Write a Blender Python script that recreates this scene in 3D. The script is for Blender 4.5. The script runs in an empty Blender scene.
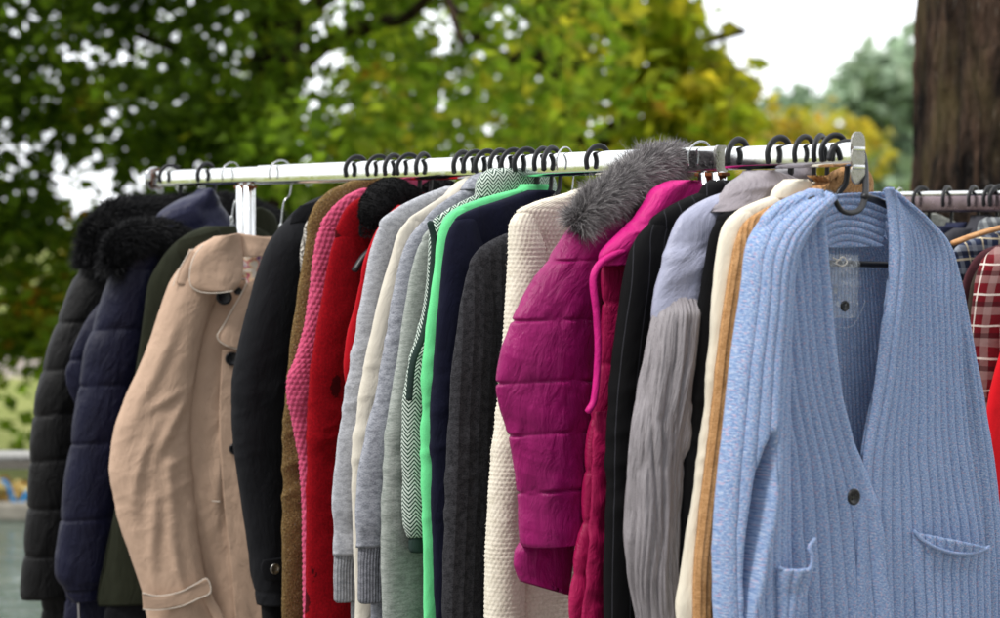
import bpy, math, random
import numpy as np
random.seed(7); rng = np.random.default_rng(7)
PI = math.pi
sc = bpy.context.scene
COL = sc.collection

# ------------------------------------------------------------------ camera model (1000 x 618 reference frame)
F = 2000.0; PITCH = math.atan(85/2000.0)
CAM = np.array([0, 0, 1.5])
FW = np.array([0, math.cos(PITCH), -math.sin(PITCH)]); RT = np.array([1., 0, 0]); UP = np.array([0, math.sin(PITCH), math.cos(PITCH)])
def ray(px, py): return FW + RT*((px-500)/F) + UP*((309-py)/F)
def at_depth(px, py, y):
    d = ray(px, py); return CAM + d*(y/d[1])
def at_height(px, py, z):
    d = ray(px, py); return CAM + d*((z-CAM[2])/d[2])

ANG = math.atan(1628/2000.0)
RDIR = np.array([-math.sin(ANG), math.cos(ANG), 0]); UDIR = np.array([-math.cos(ANG), -math.sin(ANG), 0])
ZUP = np.array([0, 0, 1.])
RAIL_N = at_depth(862, 154, 3.125); RAIL_Z = RAIL_N[2]
RAIL2_N = at_depth(1000, 201, 4.25); RAIL2_Z = RAIL2_N[2]
def rail_point(px, base=RAIL_N):
    # the point of the rail's axis seen at column px
    k = (px-500)/F
    s = (k*base[1]-base[0])/(RDIR[0]-k*RDIR[1])
    return base + RDIR*s

class Plane:
    def __init__(self, hx, yaw=0, base=RAIL_N):
        self.o = rail_point(hx, base).copy(); self.rail = self.o.copy()
        a = math.radians(yaw); c, s = math.cos(a), math.sin(a)
        # yaw > 0 turns the garment's front towards the camera
        self.u = UDIR*c + RDIR*s; self.w = -RDIR*c + UDIR*s
        self.o[2] = 0
    def uv(self, px, py, w=0.0):
        d = ray(px, py); o = self.o + self.w*w
        t = np.dot(o-CAM, self.w)/np.dot(d, self.w)
        p = CAM + d*t
        return float(np.dot(p-self.o, self.u)), float(p[2])
    def pt(self, u, v, w=0.0):
        u = np.asarray(u, float)[..., None]; v = np.asarray(v, float)[..., None]; w = np.asarray(w, float)
        w = w[..., None] if w.ndim else w
        return self.o + self.u*u + ZUP*v + self.w*w
    def px(self, px, py, w=0.0):
        u, v = self.uv(px, py, w); return self.pt(u, v, w).reshape(3)

# ------------------------------------------------------------------ noise
def vnoise(x, y, seed=0):
    x = np.asarray(x, float); y = np.asarray(y, float)
    xi = np.floor(x).astype(np.int64); yi = np.floor(y).astype(np.int64)
    fx = x-xi; fy = y-yi
    fx = fx*fx*fx*(fx*(fx*6-15)+10); fy = fy*fy*fy*(fy*(fy*6-15)+10)
    def h(a, b):
        n = (a*374761393 + b*668265263 + seed*974634777) & 0xffffffff
        n = ((n ^ (n >> 13))*1274126177) & 0xffffffff
        n = n ^ (n >> 16)
        return (n & 0xffff)/32767.5-1
    a = h(xi, yi); b = h(xi+1, yi); c = h(xi, yi+1); d = h(xi+1, yi+1)
    return (a*(1-fx)+b*fx)*(1-fy) + (c*(1-fx)+d*fx)*fy
def fbm(x, y, seed=0, o=4):
    r = 0; a = 1.0; t = 0
    for i in range(o):
        r = r + a*vnoise(x*2**i+i*7.3, y*2**i-i*3.1, seed+i); t += a; a *= .5
    return r/t
def ridge(x, y, seed=0, o=3):
    r = 0; a = 1.0; t = 0
    for i in range(o):
        r = r + a*(1-2*np.abs(vnoise(x*2**i+i*5.1, y*2**i+i*9.7, seed+i))); t += a; a *= .5
    return r/t

# ------------------------------------------------------------------ interpolation
def pchip(xs, ys, x):
    xs = np.asarray(xs, float); ys = np.asarray(ys, float)
    h = np.diff(xs); h[h < 1e-9] = 1e-9; dl = np.diff(ys)/h; n = len(xs); m = np.zeros(n)
    if n == 2: m[:] = dl[0]
    else:
        for i in range(1, n-1):
            if dl[i-1]*dl[i] > 0:
                w1 = 2*h[i]+h[i-1]; w2 = h[i]+2*h[i-1]
                m[i] = (w1+w2)/(w1/dl[i-1]+w2/dl[i])
        m[0] = dl[0]; m[-1] = dl[-1]
    k = np.clip(np.searchsorted(xs, x, side='right')-1, 0, n-2)
    t = (x-xs[k])/h[k]
    return ((2*t**3-3*t**2+1)*ys[k] + (t**3-2*t**2+t)*h[k]*m[k] + (-2*t**3+3*t**2)*ys[k+1] + (t**3-t**2)*h[k]*m[k+1])
def catmull(P, n):
    P = np.asarray(P, float); d = np.r_[0, np.cumsum(np.maximum(np.linalg.norm(np.diff(P[:, :3], axis=0), axis=1), 1e-6))]
    x = np.linspace(0, d[-1], n)
    m = np.zeros_like(P)
    for i in range(len(P)):
        a = max(i-1, 0); b = min(i+1, len(P)-1)
        m[i] = (P[b]-P[a])/(d[b]-d[a])
    k = np.clip(np.searchsorted(d, x, side='right')-1, 0, len(P)-2)
    h = (d[k+1]-d[k])[:, None]; t = ((x-d[k])[:, None])/h
    return ((2*t**3-3*t**2+1)*P[k] + (t**3-2*t**2+t)*h*m[k] + (-2*t**3+3*t**2)*P[k+1] + (t**3-t**2)*h*m[k+1])

# ------------------------------------------------------------------ objects
OFF = {}
def mesh_obj(name, V, Fs, mat, parent=None, uv=None, smooth=True, loc=None):
    V = np.asarray(V, float)
    if parent is not None: V = V-np.array(OFF.get(parent.name, (0, 0, 0)))
    me = bpy.data.meshes.new(name)
    if isinstance(Fs, np.ndarray):
        nf, k = Fs.shape
        me.vertices.add(len(V)); me.vertices.foreach_set('co', V.astype(np.float32).ravel())
        me.loops.add(nf*k); me.loops.foreach_set('vertex_index', Fs.astype(np.int32).ravel())
        me.polygons.add(nf); me.polygons.foreach_set('loop_start', np.arange(0, nf*k, k, dtype=np.int32))
        me.update(calc_edges=True)
    else:
        me.from_pydata([tuple(v) for v in V], [], [tuple(int(i) for i in f) for f in Fs])
    if uv is not None:
        L = me.uv_layers.new(name='UVMap')
        li = np.zeros(len(me.loops), np.int32); me.loops.foreach_get('vertex_index', li)
        L.data.foreach_set('uv', np.asarray(uv, np.float32)[li].ravel())
    me.polygons.foreach_set('use_smooth', np.full(len(me.polygons), smooth))
    me.validate()
    if mat: me.materials.append(getattr(mat, 'm', mat))
    o = bpy.data.objects.new(name, me); COL.objects.link(o)
    if parent is not None: o.parent = parent; OFF[o.name] = OFF.get(parent.name, (0, 0, 0))
    return o
def tag(o, label=None, cat=None, group=None, kind=None):
    if label: o['label'] = label
    if cat: o['category'] = cat
    if group: o['group'] = group
    if kind: o['kind'] = kind
    return o
def thing(name, label, cat, loc=(0, 0, 0), group=None):
    o = bpy.data.objects.new(name, None); COL.objects.link(o)
    o.empty_display_size = .05
    o.location = loc; OFF[o.name] = tuple(float(c) for c in loc)
    return tag(o, label, cat, group)

def grid_faces(nv, nu, closed):
    i = np.arange(nv-1)[:, None]; m = nu if closed else nu-1
    j = np.arange(m)[None, :]; j2 = (j+1) % nu
    a = i*nu+j; b = i*nu+j2; c = (i+1)*nu+j2; d = (i+1)*nu+j
    return np.stack([a, d, c, b], -1).reshape(-1, 4)

def conv_rows(pl, rows, b, w, mirror=None, axis=0.0):
    """rows in photo pixels -> local (uL,vL,uR,vR,b,w,py)"""
    out = []
    for r in rows:
        r = tuple(r); opt = {}
        if isinstance(r[-1], dict): opt = r[-1]; r = r[:-1]
        bb = opt.get('b', b); ww = opt.get('w', w)
        if len(r) == 2:
            y, xl = r; uL, vL = pl.uv(xl, y, ww); uR = -(uL-axis)*(mirror or 1)+axis; vR = vL; py = y
        elif len(r) == 3:
            y, xl, xr = r; uL, vL = pl.uv(xl, y, ww); uR, _ = pl.uv(xr, y, ww); vR = vL; py = y
        else:
            xl, yl, xr, yr = r; uL, vL = pl.uv(xl, yl, ww); uR, vR = pl.uv(xr, yr, ww); py = (yl+yr)/2
        out.append((uL, vL, uR, vR, bb, ww, py))
    return np.array(out)

def stations(A, nv, smooth=True):
    c = np.c_[(A[:, 0]+A[:, 2])/2, (A[:, 1]+A[:, 3])/2]
    e = np.maximum(np.hypot(*np.diff(c, axis=0).T), .25*np.hypot(np.diff(A[:, 0]), np.diff(A[:, 1])))
    d = np.r_[0, np.cumsum(np.maximum(e, 1e-4))]
    x = np.linspace(0, d[-1], nv)
    S = np.stack([pchip(d, A[:, k], x) if smooth else np.interp(x, d, A[:, k]) for k in range(A.shape[1])], 1)
    return S, x

def seamV(S, x, seams):
    py = S[:, 6]; return [float(np.interp(s, py, x)) for s in seams]

def tube(name, parent, mat, pl, rows, b=.02, w=0.0, res=.005, resv=None, disp=None, mirror=.9, ex=2.3,
         comp=True, seams=None, cap=(True, True), fan=False, axis=0.0):
    A = conv_rows(pl, rows, b, w, mirror, axis)
    if comp:
        th = abs(math.atan2(pl.w[0], -pl.w[1])); tn = math.tan(min(th, .9))
        for r in A:
            a = math.hypot(r[0]-r[2], r[1]-r[3])/2
            a2 = math.sqrt(max(a*a-(r[4]*tn)**2, (.45*a)**2)); k = a2/max(a, 1e-6)
            cu, cv = (r[0]+r[2])/2, (r[1]+r[3])/2
            r[0] = cu+(r[0]-cu)*k; r[2] = cu+(r[2]-cu)*k; r[1] = cv+(r[1]-cv)*k; r[3] = cv+(r[3]-cv)*k
    L = np.sum(np.hypot(np.diff((A[:, 0]+A[:, 2])/2), np.diff((A[:, 1]+A[:, 3])/2)))
    nv = max(8, int(L/(resv or res))); S, x = stations(A, nv)
    per = np.max(np.hypot(S[:, 0]-S[:, 2], S[:, 1]-S[:, 3]))*2+.04
    nu = max(24, int(per/res))
    ph = -PI/2 - np.linspace(0, 2*PI, nu, endpoint=False)
    cs = np.sign(np.cos(ph))*np.abs(np.cos(ph))**(2/ex); sn = np.sign(np.sin(ph))*np.abs(np.sin(ph))**(2/ex)
    cu = (S[:, 0]+S[:, 2])/2; cv = (S[:, 1]+S[:, 3])/2; hu = (S[:, 0]-S[:, 2])/2; hv = (S[:, 1]-S[:, 3])/2
    a = np.hypot(hu, hv)
    UU = cu[:, None]+hu[:, None]*cs; VV = cv[:, None]+hv[:, None]*cs; WW = S[:, 5][:, None]+S[:, 4][:, None]*sn
    # arc length around each ring, 0 at the front middle
    dx = a[:, None]*np.diff(np.r_[cs, cs[0]]); dw = S[:, 4][:, None]*np.diff(np.r_[sn, sn[0]])
    arc = np.cumsum(np.hypot(dx, dw), axis=1); arc = np.c_[np.zeros(nv), arc[:, :-1]]
    tot = arc[:, -1:]
    arc = arc-tot/2
    if fan: arc = arc/tot*np.median(tot)
    Vl = np.repeat(x[:, None], nu, 1)
    T = np.repeat(np.linspace(0, 1, nv)[:, None], nu, 1)
    if disp is not None:
        sv = seamV(S, x, seams) if seams else None
        D = disp(arc, Vl, T, sv) if sv is not None else disp(arc, Vl, T)
        nx = np.cos(ph)[None, :]/np.maximum(a, 1e-3)[:, None]; nw = np.sin(ph)[None, :]/np.maximum(S[:, 4], 1e-3)[:, None]
        nn = np.hypot(nx, nw); nx /= nn; nw /= nn
        ax = hu/np.maximum(a, 1e-6); av = hv/np.maximum(a, 1e-6)
        UU = UU+D*nx*ax[:, None]; VV = VV+D*nx*av[:, None]; WW = WW+D*nw
    P = pl.pt(UU, VV, WW).reshape(-1, 3)
    uv = np.stack([arc, -Vl], -1).reshape(-1, 2)
    Fc = grid_faces(nv, nu, True)
    def addcap(P, uv, Fc, row, inward):
        ring = P[row*nu:(row+1)*nu]; c = ring.mean(0); base = len(P)
        r1 = c+(ring-c)*.82+ZUP*inward*.012; r2 = c+(ring-c)*.05+ZUP*inward*.014
        P = np.r_[P, r1, r2]; uv = np.r_[uv, uv[row*nu:(row+1)*nu], uv[row*nu:(row+1)*nu]]
        j = np.arange(nu); j2 = (j+1) % nu
        f1 = np.stack([row*nu+j, row*nu+j2, base+j2, base+j], -1); f2 = np.stack([base+j, base+j2, base+nu+j2, base+nu+j], -1)
        if row == 0: pass
        else: f1 = f1[:, ::-1]; f2 = f2[:, ::-1]
        return P, uv, np.r_[Fc, f1, f2]
    if cap[0]: P, uv, Fc = addcap(P, uv, Fc, 0, -.3)
    if cap[1]: P, uv, Fc = addcap(P, uv, Fc, nv-1, 1.0)
    return mesh_obj(name, P, Fc, mat, parent, uv)

def panel(name, parent, mat, pl, rows, w=0.0, bulge=0.0, res=.005, resv=None, disp=None, thick=.003, smooth=True, seams=None, wfun=None, edge=0.0):
    A = conv_rows(pl, rows, 0, w)
    L = np.sum(np.hypot(np.diff((A[:, 0]+A[:, 2])/2), np.diff((A[:, 1]+A[:, 3])/2)))
    nv = max(6, int(L/(resv or res))); S, x = stations(A, nv, smooth)
    wd = np.max(np.hypot(S[:, 0]-S[:, 2], S[:, 1]-S[:, 3])); nu = max(6, int(wd/res))
    t = np.linspace(0, 1, nu)[None, :]
    UU = S[:, 0:1]*(1-t)+S[:, 2:3]*t; VV = S[:, 1:2]*(1-t)+S[:, 3:4]*t
    wid = np.hypot(S[:, 0:1]-S[:, 2:3], S[:, 1:2]-S[:, 3:4])
    arc = t*np.median(wid)+0*UU
    WW = S[:, 5:6]+bulge*np.sin(PI*t)**.7+0*UU
    if edge: WW = WW - edge*(np.clip(1-t/.06, 0, 1)**2+np.clip(1-(1-t)/.06, 0, 1)**2)
    T = np.repeat(np.linspace(0, 1, nv)[:, None], nu, 1); tt = t+0*UU
    if wfun is not None: WW = WW+wfun(tt, T, np.interp(x, x, S[:, 6])[:, None]+0*UU)
    Vl = np.repeat(x[:, None], nu, 1)
    if disp is not None: WW = WW+(disp(arc, Vl, tt) if seams is None else disp(arc, Vl, tt, seamV(S, x, seams)))
    P = pl.pt(UU, VV, WW).reshape(-1, 3); uv = np.stack([arc, -Vl], -1).reshape(-1, 2)
    o = mesh_obj(name, P, grid_faces(nv, nu, False), mat, parent, uv)
    if thick:
        m = o.modifiers.new('t', 'SOLIDIFY'); m.thickness = thick; m.offset = 0
    return o

def sweep(name, parent, mat, pts, r=.004, n=None, sides=10, flat=1.0, rfun=None, smoothpts=True, up=None, uvs=False):
    pts = np.asarray(pts, float)
    n = n or max(8, len(pts)*8)
    P = catmull(pts, n) if smoothpts else pts
    n = len(P)
    T = np.gradient(P, axis=0); T /= np.linalg.norm(T, axis=1)[:, None]+1e-12
    if up is None:
        up = ZUP if abs(T[0][2]) < .9 else np.array([0, 1., 0])
    nrm = np.cross(T[0], up); nrm /= np.linalg.norm(nrm); Ns = []
    for t in T:
        nrm = nrm-np.dot(nrm, t)*t; nrm /= np.linalg.norm(nrm)+1e-12; Ns.append(nrm.copy())
    Ns = np.array(Ns); B = np.cross(T, Ns)
    ph = np.linspace(0, 2*PI, sides, endpoint=False)
    rr = np.full(n, r) if rfun is None else np.array([rfun(i/(n-1)) for i in range(n)])
    V = P[:, None]+rr[:, None, None]*(Ns[:, None]*np.cos(ph)[None, :, None]+B[:, None]*np.sin(ph)[None, :, None]*flat)
    V = V.reshape(-1, 3); Fc = grid_faces(n, sides, True).tolist()
    V = np.r_[V, [P[0]-T[0]*rr[0]*.5], [P[-1]+T[-1]*rr[-1]*.5]]
    a, b = len(V)-2, len(V)-1
    for j in range(sides):
        Fc.append([a, j, (j+1) % sides]); Fc.append([b, (n-1)*sides+(j+1) % sides, (n-1)*sides+j])
    if name is None: return V, Fc
    ln = np.r_[0, np.cumsum(np.linalg.norm(np.diff(P, axis=0), axis=1))]
    uv = np.stack([np.repeat((ph*r)[None, :], n, 0), np.repeat(ln[:, None], sides, 1)], -1).reshape(-1, 2); uv = np.r_[uv, [uv[0]], [uv[-1]]]
    return mesh_obj(name, V, Fc, mat, parent, uv)

class MB:
    def __init__(s): s.V = []; s.F = []; s.n = 0
    def add(s, V, Fc):
        s.V.append(np.asarray(V, float)); s.F += [[int(i)+s.n for i in f] for f in Fc]; s.n += len(V)
    def box(s, c, ax, h):
        c = np.asarray(c, float); pts = []
        for i in (-1, 1):
            for j in (-1, 1):
                for k in (-1, 1): pts.append(c+ax[0]*h[0]*i+ax[1]*h[1]*j+ax[2]*h[2]*k)
        s.add(pts, [[0, 1, 3, 2], [4, 6, 7, 5], [0, 4, 5, 1], [2, 3, 7, 6], [0, 2, 6, 4], [1, 5, 7, 3]])
    def tube(s, pts, r, **k): s.add(*sweep(None, None, None, pts, r, **k))
    def disc(s, c, ax, r, h, n=20, dome=.0):
        u, v, w = ax; V = []; prof = [(1, -h), (1.0, h*.4), (.92, h), (.7, h), (.62, h*.4), (.0, h*.4)]
        for q, z in prof:
            for j in range(n): V.append(c+u*r*q*math.cos(2*PI*j/n)+v*r*q*math.sin(2*PI*j/n)+w*z)
        Fc = []
        for i in range(len(prof)-1):
            for j in range(n): Fc.append([i*n+j, i*n+(j+1) % n, (i+1)*n+(j+1) % n, (i+1)*n+j])
        s.add(V, Fc)
    def build(s, name, mat, parent=None, bevel=0, smooth=True):
        o = mesh_obj(name, np.concatenate(s.V), s.F, mat, parent, smooth=smooth)
        if bevel:
            m = o.modifiers.new('b', 'BEVEL'); m.width = bevel; m.segments = 3; m.limit_method = 'ANGLE'
        return o

def rail_profile(name, parent, mat, p0, p1, hw, hh, rad=.008):
    """a bar with rounded-rectangle section from p0 to p1 (horizontal)"""
    d = (p1-p0); L = np.linalg.norm(d); d /= L; s = np.cross(d, ZUP); V = []; prof = []
    for cx, cz, a0 in ((hw-rad, hh-rad, 0), (-(hw-rad), hh-rad, 90), (-(hw-rad), -(hh-rad), 180), (hw-rad, -(hh-rad), 270)):
        for k in range(7):
            a = math.radians(a0+k*15); prof.append((cx+rad*math.cos(a), cz+rad*math.sin(a)))
    n = len(prof)
    for q in (0, 1):
        for x, z in prof: V.append(p0+d*L*q+s*x+ZUP*z)
    V = V+V
    Fc = [[j, n+j, n+(j+1) % n, (j+1) % n] for j in range(n)]+[list(range(2*n, 3*n)), list(range(3*n, 4*n))[::-1]]
    o = mesh_obj(name, V, Fc, mat, parent)
    for p in o.data.polygons:
        if len(p.vertices) > 4: p.use_smooth = False
    return o

def fur_roll(name, parent, mat, path, n, hl, seed=1, hw=.0007, grav=.5, core=.75, lump=.25, comb=.55, cl=.75):
    """path: list of (point3, radius). hair strips over a soft core"""
    r = np.random.default_rng(seed)
    P = catmull(np.array([list(p)+[q] for p, q in path]), 60)
    C = P[:, :3]; R = P[:, 3]; T = np.gradient(C, axis=0); T /= np.linalg.norm(T, axis=1)[:, None]
    # core
    k = r.random(n)*59; i = k.astype(int).clip(0, 58); f = (k-i)[:, None]
    c = C[i]*(1-f)+C[i+1]*f; rad = R[i]*(1-f[:, 0])+R[i+1]*f[:, 0]; t = T[i]
    a = r.normal(size=(n, 3)); a -= (a*t).sum(1)[:, None]*t; a /= np.linalg.norm(a, axis=1)[:, None]
    endk = np.minimum(k, 59-k)/6.0
    tilt = np.where(endk < 1, (1-endk)*1.2, 0)[:, None]*np.where(k < 30, -1, 1)[:, None]*t
    lum = 1+lump*vnoise(k*.9, np.arctan2(a[:, 2], a[:, 0])*2, seed)
    base = c+a*(rad*core*lum)[:, None]+tilt*rad[:, None]*.5
    d = a+tilt+r.normal(size=(n, 3))*.33+t*(.5*vnoise(k*.7, k*0+3, seed+5))[:, None]; d[:, 2] -= grav*.5
    clump = np.stack([vnoise(k*2.2, np.arctan2(a[:, 2], a[:, 0])*5+i2*9, seed+i2) for i2 in range(3)], -1)
    d += clump*cl+t*comb; d /= np.linalg.norm(d, axis=1)[:, None]
    curl = r.normal(size=(n, 3))*.3+clump*.5*cl
    L = hl*(.55+.75*r.random(n))[:, None]
    g = np.array([0, 0, -grav])
    side = np.cross(d, r.normal(size=(n, 3))); side /= np.linalg.norm(side, axis=1)[:, None]
    pts = [base-d*L*.2, base+d*L*.33+g*L*.03+curl*L*.05, base+d*L*.62+g*L*.18+curl*L*.2, base+d*L*.82+g*L*.45+curl*L*.45]
    wd = [1, .9, .6, .08]
    V = np.stack([p+s*side*hw*q for p, q in zip(pts, wd) for s in (-1, 1)], 1).reshape(-1, 3)
    o = (np.arange(n)*8)[:, None]
    Fc = np.concatenate([o+np.array([[2*q, 2*q+1, 2*q+3, 2*q+2]]) for q in range(3)])
    uv = np.repeat(np.c_[r.random(n), r.random(n)], 8, 0); uv[:, 1] = np.tile([0, 0, .35, .35, .7, .7, 1, 1], n)
    # core mesh as quads
    m = 24; ph = np.linspace(0, 2*PI, m, endpoint=False)
    s1 = np.cross(T, ZUP+.01); s1 /= np.linalg.norm(s1, axis=1)[:, None]; s2 = np.cross(T, s1)
    kk = np.arange(60); tap = np.sqrt(np.clip(1-((kk-29.5)/31)**8, .02, 1))
    CV = C[:, None]+(R*tap)[:, None, None]*core*(s1[:, None]*np.cos(ph)[None, :, None]+s2[:, None]*np.sin(ph)[None, :, None])
    cf = grid_faces(60, m, True)+len(V)
    V = np.r_[V, CV.reshape(-1, 3)]; uv = np.r_[uv, np.zeros((60*m, 2))]
    return mesh_obj(name, V, np.r_[Fc, cf], mat, parent, uv)

def fuzz(parent, srcs, mat, n, L=.005, hw=.00016, seed=3, name='wool_fuzz', zmin=.85):
    """loose fibres standing off knitted surfaces"""
    r = np.random.default_rng(seed); Ps = []; Ns = []; Us = []
    for o in srcs:
        me = o.data; k = len(me.vertices); P = np.zeros(k*3, np.float32); me.vertices.foreach_get('co', P); P = P.reshape(-1, 3)
        N = np.zeros(k*3, np.float32); me.vertices.foreach_get('normal', N); N = N.reshape(-1, 3)
        P = P+np.array(OFF.get(o.name, (0, 0, 0)))
        Ps.append(P[P[:, 2] > zmin]); Ns.append(N[P[:, 2] > zmin])
    P = np.concatenate(Ps); N = np.concatenate(Ns); i = r.integers(0, len(P), n); P = P[i]+r.normal(size=(n, 3))*.0008; N = N[i]
    sg = np.sign((N*(CAM-P)).sum(1))[:, None]; N = N*np.where(sg == 0, 1, sg)
    d = N+r.normal(size=(n, 3))*.7; d /= np.linalg.norm(d, axis=1)[:, None]
    s = np.cross(d, r.normal(size=(n, 3))); s /= np.linalg.norm(s, axis=1)[:, None]; c = r.normal(size=(n, 3))*.4
    l = (L*(.4+.9*r.random(n)))[:, None]
    pts = [P-d*l*.1, P+d*l*.5+c*l*.1, P+d*l*.85+c*l*.5]; wd = [1, .8, .2]
    V = np.stack([p+q*hw*w_*s for p, w_ in zip(pts, wd) for q in (-1, 1)], 1).reshape(-1, 3)
    o_ = (np.arange(n)*6)[:, None]; Fc = np.concatenate([o_+np.array([[2*q, 2*q+1, 2*q+3, 2*q+2]]) for q in range(2)])
    ob = mesh_obj(name, V, Fc, mat, parent, np.repeat(r.random((n, 2)), 6, 0)); ob['kind'] = 'stuff'; return ob
# ------------------------------------------------------------------ materials
def lin(c):
    if isinstance(c, str):
        c = c.lstrip('#'); c = [int(c[i:i+2], 16)/255 for i in (0, 2, 4)]
    return tuple((x/12.92 if x <= .04045 else ((x+.055)/1.055)**2.4) for x in c)
class Mt:
    def __init__(s, name, rough=.85, spec=.25, metal=0, sheen=0, sheen_rough=.5):
        s.m = bpy.data.materials.new(name); s.m.use_nodes = True; s.nt = s.m.node_tree
        s.p = s.nt.nodes['Principled BSDF']; s.out = s.nt.nodes['Material Output']
        s.p.inputs['Roughness'].default_value = rough; s.p.inputs['Specular IOR Level'].default_value = spec
        s.p.inputs['Metallic'].default_value = metal
        s.p.inputs['Sheen Weight'].default_value = sheen; s.p.inputs['Sheen Roughness'].default_value = sheen_rough
        s._uv = None
    def N(s, t, **k):
        n = s.nt.nodes.new(t)
        for a, b in k.items(): setattr(n, a, b)
        return n
    def L(s, a, b): s.nt.links.new(a, b)
    def set(s, sock, v):
        if isinstance(v, bpy.types.NodeSocket): s.L(v, sock)
        elif isinstance(v, tuple) and len(v) == 3 and sock.type == 'RGBA': sock.default_value = (*v, 1)
        else: sock.default_value = v
    def uv(s):
        if s._uv is None:
            t = s.N('ShaderNodeUVMap'); x = s.N('ShaderNodeSeparateXYZ'); s.L(t.outputs[0], x.inputs[0]); s._uv = (t.outputs[0], x.outputs[0], x.outputs[1])
        return s._uv
    def obj(s): return s.N('ShaderNodeTexCoord').outputs['Object']
    def ma(s, op, a, b=0.0, c=0.0, clamp=False):
        n = s.N('ShaderNodeMath', operation=op, use_clamp=clamp)
        for i, v in enumerate((a, b, c)): s.set(n.inputs[i], v)
        return n.outputs[0]
    def vec(s, x, y, z=0.0):
        n = s.N('ShaderNodeCombineXYZ')
        for i, v in enumerate((x, y, z)): s.set(n.inputs[i], v)
        return n.outputs[0]
    def noise(s, v, scale=(1, 1, 1), detail=3, rough=.5, dist=0):
        mp = s.N('ShaderNodeMapping'); s.L(v, mp.inputs[0]); mp.inputs['Scale'].default_value = scale
        n = s.N('ShaderNodeTexNoise'); s.L(mp.outputs[0], n.inputs['Vector']); n.inputs['Scale'].default_value = 1
        n.inputs['Detail'].default_value = detail; n.inputs['Roughness'].default_value = rough; n.inputs['Distortion'].default_value = dist
        return n.outputs[0]
    def nz(s, fu, fv, detail=3, rough=.55, dist=0): return s.noise(s.uv()[0], (fu, fv, 1), detail, rough, dist)
    def ramp(s, f, stops, interp='LINEAR'):
        n = s.N('ShaderNodeValToRGB'); s.set(n.inputs[0], f); e = n.color_ramp.elements; n.color_ramp.interpolation = interp
        while len(e) < len(stops): e.new(.5)
        for q, (p, c) in zip(e, stops):
            q.position = p; q.color = (*c, 1) if len(c) == 3 else c
        return n.outputs[0]
    def mix(s, f, a, b, mode='MIX'):
        n = s.N('ShaderNodeMix', data_type='RGBA', blend_type=mode)
        s.set(n.inputs[0], f); s.set(n.inputs[6], a); s.set(n.inputs[7], b); return n.outputs[2]
    def col(s, c): s.set(s.p.inputs['Base Color'], c); return s
    def bump(s, h, dist=.002, strength=1.0):
        n = s.N('ShaderNodeBump'); n.inputs['Strength'].default_value = strength; n.inputs['Distance'].default_value = dist
        s.L(h, n.inputs['Height'])
        pv = s.p.inputs['Normal']
        if pv.is_linked: s.L(pv.links[0].from_socket, n.inputs['Normal'])
        s.L(n.outputs[0], pv); return s

def cloth(name, c, var=.12, rough=.9, sheen=.25, wr=.0015, weave=1400, c2=None, fine=.0003, wfu=18, wfv=7, spec=.15):
    """woven cloth: soft colour variation, small wrinkles, weave grain"""
    c = lin(c); M = Mt(name, rough, spec, sheen=sheen)
    n = M.nz(25, 14, 5, .65); n2 = M.nz(500, 500, 2); M.p.inputs['Sheen Weight'].default_value = sheen*.25*(sum(c)/3)**.5
    dk = tuple(x*(1-var*2) for x in c); lt = c2 and lin(c2) or tuple(min(x*(1+var), 1) for x in c)
    f = M.ma('ADD', M.ma('MULTIPLY', n, .6), M.ma('MULTIPLY', n2, .4))
    M.col(M.ramp(f, [(.3, dk), (.7, lt)]))
    if wr: M.bump(M.nz(wfu, wfv, 6, .6, .6), wr*4, 1)
    M.bump(M.nz(weave*.6, weave*.6, 1), fine, 1)
    return M
def melange(name, c, c2, fu=260, fv=700, rough=.95, wr=.001, sheen=.4, rib=None, amt=(.42, .58)):
    a, b = lin(c), lin(c2); M = Mt(name, rough, .1, sheen=sheen*.3*(sum(a)/3))
    n = M.nz(fu, fv, 3, .7); n2 = M.nz(fu*.28, fv*.2, 4, .6); f = M.ma('ADD', M.ma('MULTIPLY', n, .55), M.ma('MULTIPLY', n2, .45))
    M.col(M.ramp(f, [(amt[0], b), (amt[1], a)]))
    M.bump(M.nz(14, 6, 5, .6, .5), wr*4, 1)
    if rib:
        u = M.uv()[1]; M.bump(M.ma('ABSOLUTE', M.ma('SINE', M.ma('MULTIPLY', u, PI/rib))), .0022, 1)
    M.bump(n, .0008, 1); return M
def stitch(M, p, q, d=.002, v=True):
    """stockinette knit: V shaped stitches in columns p wide and q high"""
    _, u, w = M.uv()
    f = M.ma('ABSOLUTE', M.ma('SUBTRACT', M.ma('FRACT', M.ma('MULTIPLY', u, 1/p)), .5))
    s = M.ma('SINE', M.ma('MULTIPLY', M.ma('ADD', M.ma('MULTIPLY', w, 1/q), M.ma('MULTIPLY', f, 1.6)), 2*PI))
    h = M.ma('ADD', M.ma('MULTIPLY', s, .4), M.ma('SINE', M.ma('MULTIPLY', f, 2*PI)))
    M.bump(h, d, 1); return h
def puffer(name, c, rough=.42, sheen=.1, wr=.0016, spec=.4):
    c = lin(c); M = Mt(name, rough+.06, spec*.6, sheen=0)
    n = M.nz(12, 10, 4, .6); M.col(M.ramp(n, [(.3, tuple(x*.8 for x in c)), (.7, tuple(min(1, x*1.1) for x in c))]))
    M.bump(M.nz(38, 16, 5, .6, .8), wr*4, 1); M.bump(M.nz(80, 40, 3, .6, .5), wr*.5, 1); M.bump(M.nz(1500, 1500, 1), .0001); return M
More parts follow.
